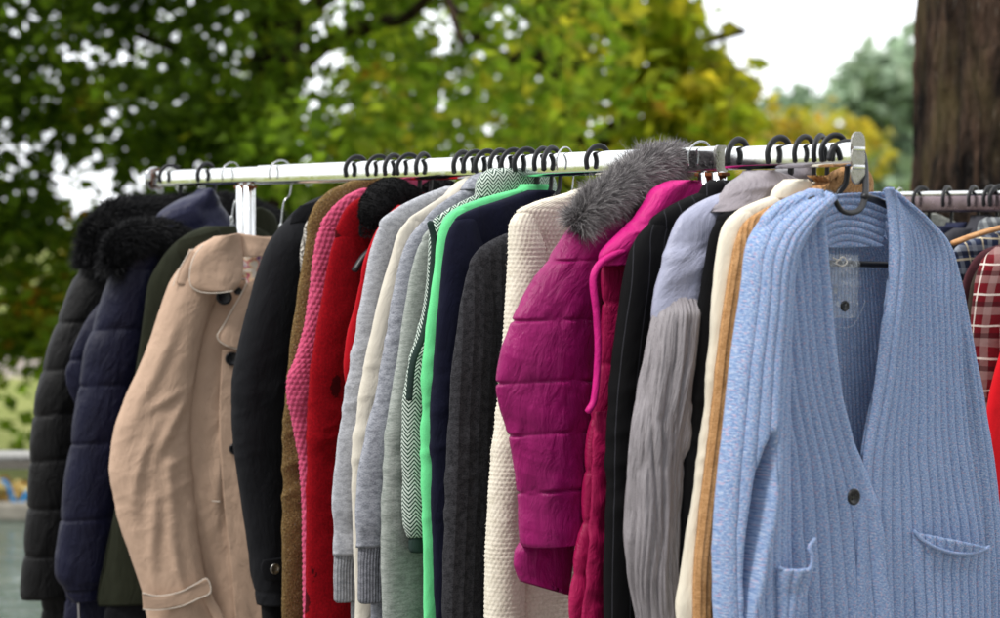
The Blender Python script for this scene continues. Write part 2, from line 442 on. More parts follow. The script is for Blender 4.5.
def plaid(name, base, bands, rough=.9):
    """bands: list of (axis, period, offset, width, colour, opacity)"""
    M = Mt(name, rough, .15, sheen=.03); c = lin(base)
    _, u, v = M.uv(); f = M.ma('MULTIPLY', M.nz(300, 300, 2), .5)
    cur = M.ramp(M.nz(40, 40, 4), [(.3, tuple(x*.8 for x in c)), (.7, tuple(x*1.15 for x in c))])
    wob = M.ma('MULTIPLY', M.ma('SUBTRACT', M.nz(9, 9, 2), .5), .012)
    for ax, per, off, wid, col, op in bands:
        t = M.ma('FRACT', M.ma('ADD', M.ma('DIVIDE', M.ma('ADD', (u if ax == 'u' else v), wob), per), off))
        m = M.ma('MULTIPLY', M.ma('LESS_THAN', t, wid/per), op); cur = M.mix(m, cur, lin(col))
    M.col(cur); M.bump(M.nz(22, 12, 5, .6, .5), .005); M.bump(M.nz(900, 900, 1), .0002); return M
def furmat(name, root, tip, rough=.6, bright=0):
    M = Mt(name, rough, .25, sheen=0); _, u, v = M.uv()
    a, b = lin(root), lin(tip); f = M.ma('POWER', v, 1.4)
    c = M.mix(f, a, b)
    if bright: c = M.mix(M.ma('MULTIPLY', M.ma('GREATER_THAN', u, .66), M.ma('MULTIPLY', v, .8)), c, lin(bright))
    M.col(c); return M
def simple(name, c, rough=.5, metal=0, spec=.5, sc=60, var=.2, bd=.0004):
    c = lin(c); M = Mt(name, rough, spec, metal); n = M.noise(M.obj(), (sc,)*3, 4, .6)
    M.col(M.ramp(n, [(.3, tuple(x*(1-var) for x in c)), (.7, tuple(min(1, x*(1+var)) for x in c))]))
    r = M.ma('ADD', M.ma('MULTIPLY', M.noise(M.obj(), (sc*2,)*3, 3), .3), rough-.15); M.set(M.p.inputs['Roughness'], r)
    if bd: M.bump(n, bd)
    return M

chrome = simple('polished_chrome', '#d9dbdc', .1, 1, .5, 25, .06, .0001)
M_ = chrome; sp = M_.ramp(M_.noise(M_.obj(), (90, 90, 90), 6, .75), [(.66, (0, 0, 0)), (.72, (1, 1, 1))])
M_.set(M_.p.inputs['Base Color'], M_.mix(sp, lin('#e2e4e5'), lin('#6b4630'))); M_.set(M_.p.inputs['Metallic'], M_.ma('SUBTRACT', 1, M_.ma('MULTIPLY', sp, .8)))
steel = simple('brushed_steel_bracket', '#a9a7a2', .3, 1, .5, 120, .1)
rust = simple('rusty_rim', '#7a4a2c', .8, .2, .3, 200, .4)
blackplastic = simple('black_plastic', '#1b1c20', .42, 0, .45, 300, .15, .0002)
wire = simple('zinc_wire', '#c4c6c8', .25, 1, .5, 200, .1)
wood = Mt('varnished_hanger_wood', .4, .4); wood.col(wood.ramp(wood.noise(wood.obj(), (25, 25, 160), 4, .6, 1), [(.3, lin('#a87240')), (.7, lin('#dba974'))]))
darkbtn = simple('dark_button', '#17181c', .3, 0, .5, 300, .2)
thread = simple('white_piping', '#d8cfc2', .8, 0, .2, 500, .1)

m_blackpuff = puffer('black_nylon', '#08080a', .5); m_navypuff = puffer('navy_nylon', '#0f112a', .45)
m_magpuff = puffer('magenta_nylon', '#8e145e', .36, .35); m_pinkpuff = puffer('crimson_pink_nylon', '#980d48', .45, .3)
m_hotpink = puffer('bright_pink_nylon', '#c81d7c', .45, .3)
m_navyshiny = puffer('navy_satin', '#23253f', .38)
m_olive = cloth('olive_canvas', '#2a2d22'); m_trench = cloth('beige_cotton_twill', '#bca08b', .06, .78, .1, .0016, wfu=22, wfv=12)
m_floral = Mt('floral_lining', .5, .4)
m_floral.col(m_floral.ramp(m_floral.nz(45, 45, 2, .5, 1), [(.38, lin('#e9e0d4')), (.5, lin('#e8c9a0')), (.56, lin('#c04a78')), (.62, lin('#e9e0d4')), (.7, lin('#7b4aa0'))])); m_floral.bump(m_floral.nz(30, 30, 4), .004)
m_charcoat = cloth('charcoal_rainproof_cotton', '#141519', .12, .8, .1, .002)
m_whiteknit = melange('oatmeal_white_knit', '#d6d1c8', '#a8a49e'); stitch(m_whiteknit, .012, .009, .004)
m_tweed = Mt('brown_flecked_tweed', .95, .1)
t_ = m_tweed; t_.col(t_.ramp(t_.nz(230, 180, 3, .85), [(.34, lin('#2b261d')), (.42, lin('#5d4c34')), (.48, lin('#84693f')), (.54, lin('#4c3f2e')), (.6, lin('#a88a55')), (.66, lin('#5a6a70'))]))
t_.bump(t_.nz(200, 200, 3, .7), .005); t_.bump(t_.nz(20, 9, 3), .006)
m_pink = melange('rose_pink_wool', '#cf5c7e', '#a83e60', 200, 300, amt=(.35, .6))
m_redfelt = Mt('red_boiled_wool', .95, .1)
t_ = m_redfelt; vo = t_.N('ShaderNodeTexVoronoi'); mp = t_.N('ShaderNodeMapping'); t_.L(t_.uv()[0], mp.inputs[0]); mp.inputs['Scale'].default_value = (17, 9.5, 1); t_.L(mp.outputs[0], vo.inputs['Vector'])
vo.inputs['Randomness'].default_value = .8; vo.inputs['Scale'].default_value = 1
ds = t_.ma('ADD', vo.outputs['Distance'], t_.ma('MULTIPLY', t_.ma('SUBTRACT', t_.nz(120, 120, 3, .7), .5), .28))
rs = t_.ma('MULTIPLY', t_.ma('LESS_THAN', ds, .25), .85)
base_ = t_.ramp(t_.nz(180, 180, 5, .7), [(.3, lin('#6a0610')), (.7, lin('#9c0b18'))])
t_.col(t_.mix(rs, base_, lin('#30060a'))); t_.bump(t_.nz(350, 350, 4, .7), .0018); t_.bump(t_.nz(15, 7, 4), .006)
m_redplain = cloth('bright_red_jersey', '#ab0b1a', .1)
m_ltgrey = melange('pale_grey_melange', '#b9bbc2', '#8f9197'); m_ltgrey_rib = melange('pale_grey_rib', '#a3a5ab', '#7b7d83', rib=.006)
m_offwhite = cloth('off_white_fleece', '#cbc5b8', .05, .95, .4, .002)
m_grey = melange('mid_grey_melange', '#a6a9b2', '#6c6f78', amt=(.4, .6)); m_grey_rib = melange('mid_grey_rib', '#8f9199', '#62646c', rib=.006)
m_greengrey = melange('green_tinged_grey_melange', '#a4aaa5', '#7c837e', 200, 900)
m_herring = Mt('green_white_herringbone', .9, .15, sheen=.2)
t_ = m_herring; _, u_, v_ = t_.uv(); tri = t_.ma('ABSOLUTE', t_.ma('SUBTRACT', t_.ma('FRACT', t_.ma('DIVIDE', u_, .02)), .5))
st = t_.ma('FRACT', t_.ma('ADD', t_.ma('DIVIDE', v_, .0075), t_.ma('MULTIPLY', tri, 3.4)))
t_.col(t_.mix(t_.ma('LESS_THAN', st, .5), lin('#c3cfc6'), lin('#1d3a2e'))); t_.bump(t_.nz(400, 400, 2), .001)
m_dkgreen = cloth('dark_green_trim', '#2b3b37', .1)
m_neon = cloth('neon_green_fleece', '#6cdb92', .12, .9, .4, .001)
m_velvet = cloth('navy_velvet', '#0f1126', .2, .85, .5, .002)
m_charknit = melange('charcoal_fine_knit', '#3d3d41', '#222225', 300, 500, rib=.022)
m_cream = melange('cream_wool', '#ddd6c7', '#c0b8a6', 150, 150, amt=(.3, .55), wr=.0005)
m_pinstripe = Mt('black_pinstripe_wool', .85, .12)
t_ = m_pinstripe; f_ = t_.ma('LESS_THAN', t_.ma('FRACT', t_.ma('DIVIDE', t_.uv()[1], .03)), .05); t_.col(t_.mix(t_.ma('MULTIPLY', f_, .7), lin('#0b0b0d'), lin('#38383e'))); t_.bump(t_.nz(16, 6, 5), .005)
m_lav = cloth('lavender_grey_satin', '#9a9db4', .08, .4, .3, .0025, spec=.4, wfu=14, wfv=10)
m_pleat = cloth('crinkled_grey_pleats', '#8f8a8e', .16, .5, .1, .001, spec=.3); m_pleat.bump(m_pleat.nz(230, 11, 3, .6, .4), .007)
m_taupe = cloth('taupe_grey_satin', '#8b8389', .1, .38, .3, .0035, spec=.45)
m_blackknit = cloth('black_jersey', '#0d0d0f', .2, .95, .2, .0015)
m_creamsoft = cloth('soft_cream_fleece', '#e0d8c6', .04, .95, .5, .0015)
m_camel = melange('camel_rib_knit', '#c79a6c', '#a87c50', 200, 300, rib=.009)
m_cardi = Mt('heathered_blue_wool', .95, .08, sheen=.06)
t_ = m_cardi; n1 = t_.nz(330, 420, 3, .75); n2 = t_.nz(160, 190, 2, .6); 
c_ = t_.ramp(n1, [(.27, lin('#4d6a99')), (.41, lin('#7590bc')), (.55, lin('#98add0')), (.7, lin('#d0d5e0'))])
fl = t_.ma('MULTIPLY', t_.ma('GREATER_THAN', t_.nz(260, 300, 1, .5), .62), .5); c_ = t_.mix(fl, c_, lin('#c4a2b4'))
fl2 = t_.ma('MULTIPLY', t_.ma('LESS_THAN', n2, .36), .35); c_ = t_.mix(fl2, c_, lin('#46639a')); t_.col(c_)
t_.bump(n1, .0016)
f_black = furmat('black_faux_fur', '#060608', '#16171b'); f_grey = furmat('grey_faux_fur', '#262426', '#8d898b', .6, '#c6c2c2')
f_blackplush = furmat('black_plush', '#08080a', '#1a191d', .9)
clear = Mt('clear_plastic', .08, .5)
clear.p.inputs['Transmission Weight'].default_value = 0.0; clear.set(clear.p.inputs['Alpha'], clear.ma('ADD', .13, clear.ma('MULTIPLY', clear.ma('SUBTRACT', clear.nz(70, 55, 4, .65, 1.5), .56), 4, 0, True), 0, True))  # more opaque pale streaks stand in for glints on the crumpled plastic
clear.col(lin('#dfe6ee')); clear.bump(clear.nz(70, 60, 5, .6, 1), .012)
m_spark = Mt('zip_metal', .3, .5, 1); m_spark.col(lin('#c9c9cc'))

fz_blue = simple('blue_wool_fibre', '#a9bcdc', .9, 0, .1, 50, .1, 0); fz_cream = simple('cream_wool_fibre', '#ece6d8', .9, 0, .1, 50, .1, 0); fz_pink = simple('pink_wool_fibre', '#d0708e', .9, 0, .1, 50, .1, 0)
# ------------------------------------------------------------------ world, sun, camera
W = bpy.data.worlds.new('World'); sc.world = W; W.use_nodes = True
nt = W.node_tree; nt.nodes.clear(); wo = nt.nodes.new('ShaderNodeOutputWorld')
SUN_EL, SUN_AZ = math.radians(52), math.radians(-150)
sky = nt.nodes.new('ShaderNodeTexSky'); sky.sky_type = 'NISHITA'; sky.sun_disc = False; sky.sun_elevation = SUN_EL; sky.sun_rotation = math.radians(231)
b1 = nt.nodes.new('ShaderNodeBackground'); b1.inputs[1].default_value = .12; nt.links.new(sky.outputs[0], b1.inputs[0])
b2 = nt.nodes.new('ShaderNodeBackground'); b2.inputs[1].default_value = 1.2
tc = nt.nodes.new('ShaderNodeTexCoord'); nz_ = nt.nodes.new('ShaderNodeTexNoise'); nz_.inputs['Scale'].default_value = 2.2; nz_.inputs['Detail'].default_value = 5
nt.links.new(tc.outputs['Generated'], nz_.inputs['Vector'])
rp = nt.nodes.new('ShaderNodeValToRGB'); rp.color_ramp.elements[0].position = .3; rp.color_ramp.elements[0].color = (.86, .89, .94, 1); rp.color_ramp.elements[1].position = .6; rp.color_ramp.elements[1].color = (1, 1, 1, 1)
nt.links.new(nz_.outputs[0], rp.inputs[0]); nt.links.new(rp.outputs[0], b2.inputs[0])
# the cloud cover is brightest overhead and ahead, duller behind
vm = nt.nodes.new('ShaderNodeVectorMath'); vm.operation = 'DOT_PRODUCT'; vm.inputs[1].default_value = (-.2, .75, .62); nt.links.new(tc.outputs['Generated'], vm.inputs[0])
mr = nt.nodes.new('ShaderNodeMapRange'); mr.interpolation_type = 'SMOOTHSTEP'; mr.inputs[1].default_value = -.7; mr.inputs[2].default_value = .75; mr.inputs[3].default_value = .6; mr.inputs[4].default_value = 2.15
nt.links.new(vm.outputs['Value'], mr.inputs[0]); nt.links.new(mr.outputs[0], b2.inputs[1])
mx = nt.nodes.new('ShaderNodeMixShader'); mx.inputs[0].default_value = .88
nt.links.new(b1.outputs[0], mx.inputs[1]); nt.links.new(b2.outputs[0], mx.inputs[2]); nt.links.new(mx.outputs[0], wo.inputs[0])
sl = bpy.data.lights.new('Sun', 'SUN'); sl.energy = 2.7; sl.angle = math.radians(10); sl.color = (1, .96, .9)
so = bpy.data.objects.new('Sun', sl); COL.objects.link(so)
# soft sun high on the left, a little behind the camera: direction towards the scene
dv = np.array([.62, .5, -1.1]); dv /= np.linalg.norm(dv)
from mathutils import Vector
so.rotation_euler = Vector(dv).to_track_quat('-Z', 'Y').to_euler()
cam = bpy.data.cameras.new('Camera'); cam.lens = F*36/1000; cam.sensor_width = 36; cam.clip_end = 2000; cam.clip_start = .05
co = bpy.data.objects.new('Camera', cam); COL.objects.link(co); co.location = CAM; co.rotation_euler = (PI/2-PITCH, 0, 0); sc.camera = co
cam.dof.use_dof = True; cam.dof.focus_distance = 3.5; cam.dof.aperture_fstop = 3.5; cam.dof.aperture_blades = 0
sc.view_settings.view_transform = 'Standard'; sc.view_settings.look = 'None'; sc.view_settings.exposure = 0
sc.render.engine = 'CYCLES'
try: sc.cycles.use_denoising = True; sc.cycles.denoiser = 'OPENIMAGEDENOISE'
except Exception: pass
sc.cycles.max_bounces = 6; sc.cycles.transparent_max_bounces = 12

# ------------------------------------------------------------------ ground
gm = Mt('grass_field', .95, .1); n = gm.noise(gm.obj(), (.9,)*3, 6, .6); n2 = gm.noise(gm.obj(), (40,)*3, 3)
gm.col(gm.ramp(gm.ma('ADD', gm.ma('MULTIPLY', n, .6), gm.ma('MULTIPLY', n2, .4)), [(.3, (.14, .17, .04)), (.5, (.24, .27, .08)), (.7, (.42, .4, .18))])); gm.bump(n2, .03)
def sheet(name, x0, x1, y0, y1, z, mat, nx=2, ny=2):
    xs = np.linspace(x0, x1, nx); ys = np.linspace(y0, y1, ny); X, Y = np.meshgrid(xs, ys)
    o = mesh_obj(name, np.c_[X.ravel(), Y.ravel(), np.full(X.size, z)], grid_faces(ny, nx, False)[:, ::-1], mat, smooth=False)
    return tag(o, kind='structure')
sheet('ground', -400, 400, -60, 900, 0, gm.m)
pm = Mt('paving', .85, .2); n = pm.noise(pm.obj(), (6,)*3, 6, .65); pm.col(pm.ramp(n, [(.3, (.13, .12, .11)), (.7, (.24, .23, .21))])); pm.bump(pm.noise(pm.obj(), (120,)*3, 3), .003)
sheet('pavement', -30, 12, -12, 7.3, .004, pm.m)  # stretched far left, unseen, so the chrome rail reflects dark ground
wm = Mt('pond_water', .06, .5); wm.col(wm.ramp(wm.noise(wm.obj(), (.8,)*3, 3), [(.3, (.06, .09, .075)), (.7, (.13, .17, .14))])); wm.bump(wm.noise(wm.obj(), (3, 4, 1), 5, .6, .8), .05, .5)
sheet('water', -14, -.9, 7.34, 10.0, .008, wm.m)
path = Mt('path_gravel', .9, .1); path.col(path.ramp(path.noise(path.obj(), (30,)*3, 4), [(.3, (.3, .25, .22)), (.7, (.42, .37, .33))]))
sheet('path', -30, 30, 19.5, 24, .004, path.m)
stone = simple('kerb_stone', '#8f8a80', .85, 0, .2, 8, .25, .004)
def slab(name, label, cat, x0, x1, y0, y1, z0, z1, mat, bev=.02):
    b = MB(); b.box(((x0+x1)/2, (y0+y1)/2, (z0+z1)/2), np.eye(3), ((x1-x0)/2, (y1-y0)/2, (z1-z0)/2)); o = b.build(name, mat, None, bev, False)
    return tag(o, label, cat)
slab('stone_kerb', 'weathered stone kerb along the far bank of the water', 'kerb', -14, -.9, 10.0, 10.5, 0.0, .1, stone.m)
# fallen leaves and a blue rope on the kerb
lm = Mt('fallen_leaf', .8, .2); lm.col(lm.ramp(lm.uv()[1], [(0, (.22, .11, .03)), (.5, (.4, .24, .06)), (1, (.45, .36, .14))]))
def leafmesh(name, parent, mat, C, size, tint, seed=3, down=.35, wid=.36, flat=False):
    r = np.random.default_rng(seed); n = len(C)
    a = r.normal(size=(n, 3)); a[:, 2] = a[:, 2]*.6-down
    if flat: a[:, 2] *= .15
    a /= np.linalg.norm(a, axis=1)[:, None]
    q = r.normal(size=(n, 3))*.8+np.array([0, -.25, .8]); b = np.cross(a, q); b /= np.linalg.norm(b, axis=1)[:, None]; nn = np.cross(a, b)
    s = (size*(.6+.8*r.random(n)))[:, None]
    V = np.stack([C, C+a*s*.45+b*s*wid+nn*s*.12, C+a*s-nn*s*.06, C+a*s*.45-b*s*wid+nn*s*.12], 1).reshape(-1, 3)
    o = (np.arange(n)*4)[:, None]; Fc = np.concatenate([o+np.array([[0, 1, 2]]), o+np.array([[0, 2, 3]])])
    uv = np.repeat(np.c_[tint, r.random(n)], 4, 0)
    ob = mesh_obj(name, V, Fc, mat, parent, uv, smooth=False); return ob
n = 900; C = np.c_[rng.uniform(-6, -1.2, n), 10.22+rng.normal(0, .1, n), .105+np.abs(rng.normal(0, .03, n))]
tag(leafmesh('fallen_leaves', None, lm.m, C, .11, rng.random(n), 5, 0, flat=True), 'orange autumn leaves heaped on the stone kerb by the water', 'leaves', kind='stuff')
bm_ = simple('blue_rope', '#2f86c0', .7, 0, .3, 300)
pts = [at_height(-12, 484, .32), at_height(2, 478, .36), at_height(8, 486, .3), at_height(14, 492, .26), at_height(20, 490, .27), at_height(30, 494, .22), at_height(46, 488, .3)]
pts = [(p[0]*10.05/p[1], 10.05, .14+.06*math.sin(i*1.3)) for i, p in enumerate(pts)]
tag(sweep('blue_rope', None, bm_.m, pts, .014, n=80, sides=8), 'bright blue rope draped in loops over the leafy kerb', 'rope')
# low metal railing beyond the kerb
t = thing('metal_railing', 'grey metal railing in front of the water at the left edge', 'railing', (-4, 6.6, 0))
b = MB(); b.tube([(-8, 6.6, .72), (-4, 6.6, .72), (-.9, 6.6, .72)], .032, n=6, sides=14); b.build('top_rail', steel, t)
b = MB(); b.tube([(-8, 6.6, .16), (-.9, 6.6, .16)], .016, n=4, sides=10); b.build('lower_rail', steel, t)
for x in (-7.4, -5.9, -4.4, -2.9, -1.1):
    b = MB(); b.tube([(x, 6.6, 0), (x, 6.6, .7)], .022, n=4, sides=10); b.build('post', steel, t)
# ------------------------------------------------------------------ trees
def leafmat(name, stops, tr=.45):
    M = Mt(name, .55, .3); c = M.ramp(M.uv()[1], stops); sh = M.mix(M.ma('MULTIPLY', M.uv()[2], .55), c, (.02, .03, .005)); M.col(sh)
    tl = M.N('ShaderNodeBsdfTranslucent'); M.L(sh, tl.inputs[0])
    ms = M.N('ShaderNodeMixShader'); ms.inputs[0].default_value = tr; M.L(M.p.outputs[0], ms.inputs[1]); M.L(tl.outputs[0], ms.inputs[2]); M.L(ms.outputs[0], M.out.inputs[0]); return M.m
bark = Mt('dark_bark', .95, .1); n = bark.noise(bark.obj(), (22, 22, 3), 6, .65, .6); bark.col(bark.ramp(n, [(.32, (.012, .009, .007)), (.5, (.05, .034, .024)), (.68, (.11, .075, .05))])); bark.bump(n, .06); bark.bump(bark.noise(bark.obj(), (90, 90, 30), 4), .01)
bark = bark.m
def limb(mb, p0, p1, r0, r1, bend=.15, seed=0, n=8):
    r = np.random.default_rng(seed); p0 = np.array(p0, float); p1 = np.array(p1, float); L = np.linalg.norm(p1-p0)
    pts = [p0+(p1-p0)*q+r.normal(size=3)*L*bend*.35*math.sin(PI*q)+ZUP*L*bend*.5*math.sin(PI*q) for q in np.linspace(0, 1, 5)]
    mb.tube(pts, r0, n=n*2, sides=10, rfun=lambda q: r0+(r1-r0)*q); return pts
leafA = leafmat('dark_green_leaf', [(0, (.035, .075, .006)), (.35, (.12, .22, .012)), (.6, (.26, .42, .025)), (.8, (.46, .55, .04)), (.92, (.78, .5, .03)), (1, (.8, .34, .02))], .78)
leafB = leafmat('yellow_green_leaf', [(0, (.1, .18, .01)), (.3, (.26, .4, .02)), (.55, (.5, .58, .03)), (.78, (.78, .66, .04)), (.9, (.85, .52, .03)), (1, (.85, .34, .02))], .78)
leafC = leafmat('hazy_blue_green_leaf', [(0, (.3, .43, .28)), (.5, (.45, .6, .42)), (1, (.62, .74, .56))], .3)  # distance haze is mixed into these pale leaf colours
leafD = leafmat('golden_leaf', [(0, (.3, .4, .05)), (.5, (.75, .62, .06)), (1, (.85, .5, .06))], .5)

def crown(clumps, seed, per, size_jit=1.0, sub=45):
    """clumps: (centre, radii, weight) -> leaf base points, mostly near clump shells and sub-clusters"""
    r = np.random.default_rng(seed); out = []
    for c, rad, wgt in clumps:
        n = int(per*wgt); k = max(4, n//sub)
        d = r.normal(size=(k, 3)); d /= np.linalg.norm(d, axis=1)[:, None]
        cc = np.array(c)+d*np.array(rad)*(r.random((k, 1))**.45)
        i = r.integers(0, k, n); out.append(cc[i]+r.normal(size=(n, 3))*np.array([.13, .13, .10])*size_jit)
    return np.concatenate(out)
# tree A: broad dark tree on the left
tA = thing('broadleaf_tree', 'dark green leafy tree with drooping boughs behind the left half of the rack', 'tree', (-1.5, 13.2, 0))
b = MB(); b.tube([(-1.5, 13.2, -.1), (-1.48, 13.2, .7), (-1.6, 13.15, 1.6), (-1.45, 13.1, 2.6), (-1.5, 13.1, 4.2)], .3, n=24, sides=18, rfun=lambda q: .32-.24*q+.1*max(0, .15-q)/.15)
for i, (p, q, r0) in enumerate([((-1.5, 13.1, 2.2), (-3.0, 12.8, 2.9), .05), ((-1.5, 13.1, 2.6), (.4, 12.4, 3.2), .07), ((-1.45, 13.1, 2.9), (-.9, 11.6, 3.2), .06), ((-1.5, 13.1, 3.8), (.6, 12.6, 4.7), .06), ((-.9, 11.6, 3.25), (-.2, 10.6, 2.45), .05), ((-3.2, 11.9, 3.4), (-3.2, 10.6, 2.2), .05), ((-1.5, 13.1, 2.0), (-.3, 11.3, 2.9), .07)]): limb(b, p, q, r0, r0*.35, .2, i)
b.build('trunk', bark, tA)
r = np.random.default_rng(11); cl = []
for i in range(112):
    c = (r.uniform(-4.4, .5), r.uniform(10.6, 13.6), r.uniform(1.9, 4.6)); cl.append((c, (.6, .5, .4), 1))
for i in range(26): cl.append(((r.uniform(-4.6, -2.2), r.uniform(10.8, 12.6), r.uniform(.75, 1.9)), (.4, .4, .45), .8))
for i in range(8): cl.append(((r.uniform(-2.2, -.2), r.uniform(11, 12.6), r.uniform(1.35, 1.8)), (.45, .4, .35), .7))
C = crown(cl, 12, 295)
gx = C[:, 0]/C[:, 1]; gz = (C[:, 2]-1.5)/C[:, 1]
# open pockets in the crown where the sky stands through it
keep = np.ones(len(C), bool)
for (px, py, ax_, az_, pr) in [(98, 185, 38, 28, .93), (112, 125, 22, 16, .75), (80, 50, 22, 14, .6), (140, 45, 26, 12, .6), (110, 110, 18, 12, .6), (200, 180, 20, 12, .4), (15, 110, 10, 8, .7), (14, 142, 10, 9, .7), (480, 40, 12, 22, .6)]:
    q = ((gx*F+500-px)/ax_)**2+((224-gz*F-py)/az_)**2+1.1*vnoise(C[:, 0]*6, C[:, 2]*6, 3)
    keep &= ~((q < 1) & (r.random(len(C)) < pr))
keep &= (C[:, 0] < -1.3) | (r.random(len(C)) < .54)
C = C[keep]
ti = .54+.22*fbm(C[:, 0]*1.4, C[:, 2]*1.4+C[:, 1], 5)+r.normal(0, .13, len(C))+.1*np.clip(C[:, 0]+1, -1, 1)
ti = np.clip(ti, 0, .84)
for (px, py, rr, am) in [(85, 100, 30, .45), (75, 215, 28, .4), (60, 310, 40, .35), (365, 70, 16, .4), (20, 300, 30, .25)]:
    X = px/F-.25; Zz = (224-py)/F
    q = ((C[:, 0]/C[:, 1]-X)**2+((C[:, 2]-1.5)/C[:, 1]-Zz)**2)/(rr/F)**2; ti += am*np.exp(-q)*(r.random(len(C)) < .6)
leafmesh('crown', tA, leafA, C, .10, np.clip(ti, 0, 1), 21)
# tree B: yellow-green maple, right of it and further
tB = thing('maple_tree', 'yellow-green maple turning gold behind the middle of the rack', 'tree', (.6, 16.4, 0))
b = MB(); b.tube([(.6, 16.4, -.1), (.62, 16.4, 1), (.5, 16.3, 2.2), (.6, 16.3, 3.6), (.5, 16.3, 5)], .25, n=24, sides=16, rfun=lambda q: .3-.2*q)
for i, (p, q, r0) in enumerate([((.55, 16.3, 2), (1.9, 15.6, 3.0), .1), ((.55, 16.3, 2.4), (-.6, 15.4, 3.2), .1), ((.6, 16.3, 3), (1.5, 15.2, 4.2), .08), ((.6, 16.3, 3.2), (-.2, 15.3, 4.4), .08)]): limb(b, p, q, r0, r0*.3, .2, 40+i)
b.build('trunk', bark, tB)
cl = []; r = np.random.default_rng(31)
while len(cl) < 84:
    x, y, z = r.uniform(-1.3, 2.4), r.uniform(14.6, 17.4), r.uniform(1.55, 5.2)
    px = 500+F*x/y; py = 224-F*(z-1.5)/y
    lim = np.interp(py, [-260, 0, 30, 70, 110, 150, 180, 230], [690, 668, 690, 712, 735, 712, 690, 640])
    if px < lim: cl.append(((x, y, z), (.5, .45, .33), 1))
for px, py in ((668, 60), (700, 80), (722, 100), (690, 112), (712, 130), (655, 118), (675, 140), (640, 80), (700, 150), (660, 165), (690, 172)):
    q = at_depth(px, py, 15.0+.3*(px % 3)); cl.append((tuple(q), (.28, .3, .2), .75))
cl += [((1.75, 15.4, 2.42), (.3, .3, .16), .4), ((1.3, 15.2, 1.85), (.5, .3, .2), .6), ((.9, 15.2, 1.7), (.5, .3, .2), .6)]
C = crown(cl, 33, 122, .8, 30)
ti = .42+.22*fbm(C[:, 0]*1.6, C[:, 2]*1.6, 8)+r.normal(0, .13, len(C))+.2*np.clip((C[:, 0]-.9), -1, 1)+.05*(C[:, 2] < 2.2)
leafmesh('crown', tB, leafB, C, .145, np.clip(ti, 0, .87), 34, wid=.42)
# distant trees
def far_tree(name, label, x, y, h, cl, mat, seed, size, n):
    t = thing(name, label, 'tree', (x, y, 0)); b = MB(); b.tube([(x, y, 0), (x+.1, y, h*.35), (x, y, h*.75)], .2, n=12, sides=10, rfun=lambda q: .28-.2*q)
    for i, (c, rd, w) in enumerate(cl[:5]): limb(b, (x, y, h*.35+.1*i), c, .1, .04, .1, seed+i)
    b.build('trunk', bark, t); r = np.random.default_rng(seed); C = crown(cl, seed, n, 2)
    leafmesh('crown', t, mat, C, size, np.clip(.45+.3*fbm(C[:, 0], C[:, 2], seed)+r.normal(0, .2, len(C)), 0, 1), seed+1); return t
def cl_px(lst, y): return [(tuple(at_depth(px, py, y+dy)), (rx*y/F, 1.0, rz*y/F), w) for px, py, rx, rz, w, dy in lst]
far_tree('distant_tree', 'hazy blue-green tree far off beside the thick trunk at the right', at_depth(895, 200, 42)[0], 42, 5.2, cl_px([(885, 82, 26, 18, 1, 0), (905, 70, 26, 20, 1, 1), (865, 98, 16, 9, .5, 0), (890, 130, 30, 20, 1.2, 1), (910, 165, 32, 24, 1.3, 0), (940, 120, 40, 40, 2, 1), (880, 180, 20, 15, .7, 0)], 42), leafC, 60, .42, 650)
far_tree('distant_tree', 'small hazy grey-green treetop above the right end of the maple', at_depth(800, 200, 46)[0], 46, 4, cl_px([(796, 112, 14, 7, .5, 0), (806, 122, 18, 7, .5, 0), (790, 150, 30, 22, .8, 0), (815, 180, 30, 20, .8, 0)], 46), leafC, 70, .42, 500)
far_tree('golden_tree', 'low golden autumn tree glowing behind the right end of the rail', at_depth(800, 210, 26)[0], 26, 2.6, cl_px([(770, 165, 34, 16, 1, 0), (805, 150, 26, 14, .8, 0), (835, 158, 24, 12, .8, .5), (760, 195, 50, 18, 1.2, 0), (820, 200, 50, 14, .5, 0), (850, 146, 12, 9, .3, 0)], 26), leafD, 80, .24, 480)
# hedge behind the racks: fills the horizon
th = thing('hedge', 'long mixed hedge at the far edge of the field behind the rack', 'hedge', (0, 32, 0)); cl = []; r = np.random.default_rng(90)
for i in range(44): cl.append(((-6+i*.55, 32+r.uniform(-.5, .5), r.uniform(.4, 1.35)), (.7, .5, .6), 1))
C = crown(cl, 91, 230, 1.5); leafmesh('foliage', th, leafA, C, .28, np.clip(.55+.3*fbm(C[:, 0]*.6, C[:, 2], 92)+r.normal(0, .15, len(C)), 0, 1), 93)
b = MB(); b.tube([(-6, 32, .15), (0, 32, .2), (18, 32, .15)], .1, n=10, sides=8)
for i in range(24): b.tube([(-6+i, 32, -.05), (-6+i+.1, 32, .5), (-6+i, 31.9, 1.1)], .04, n=6, sides=6)
b.build('stem', bark, th)
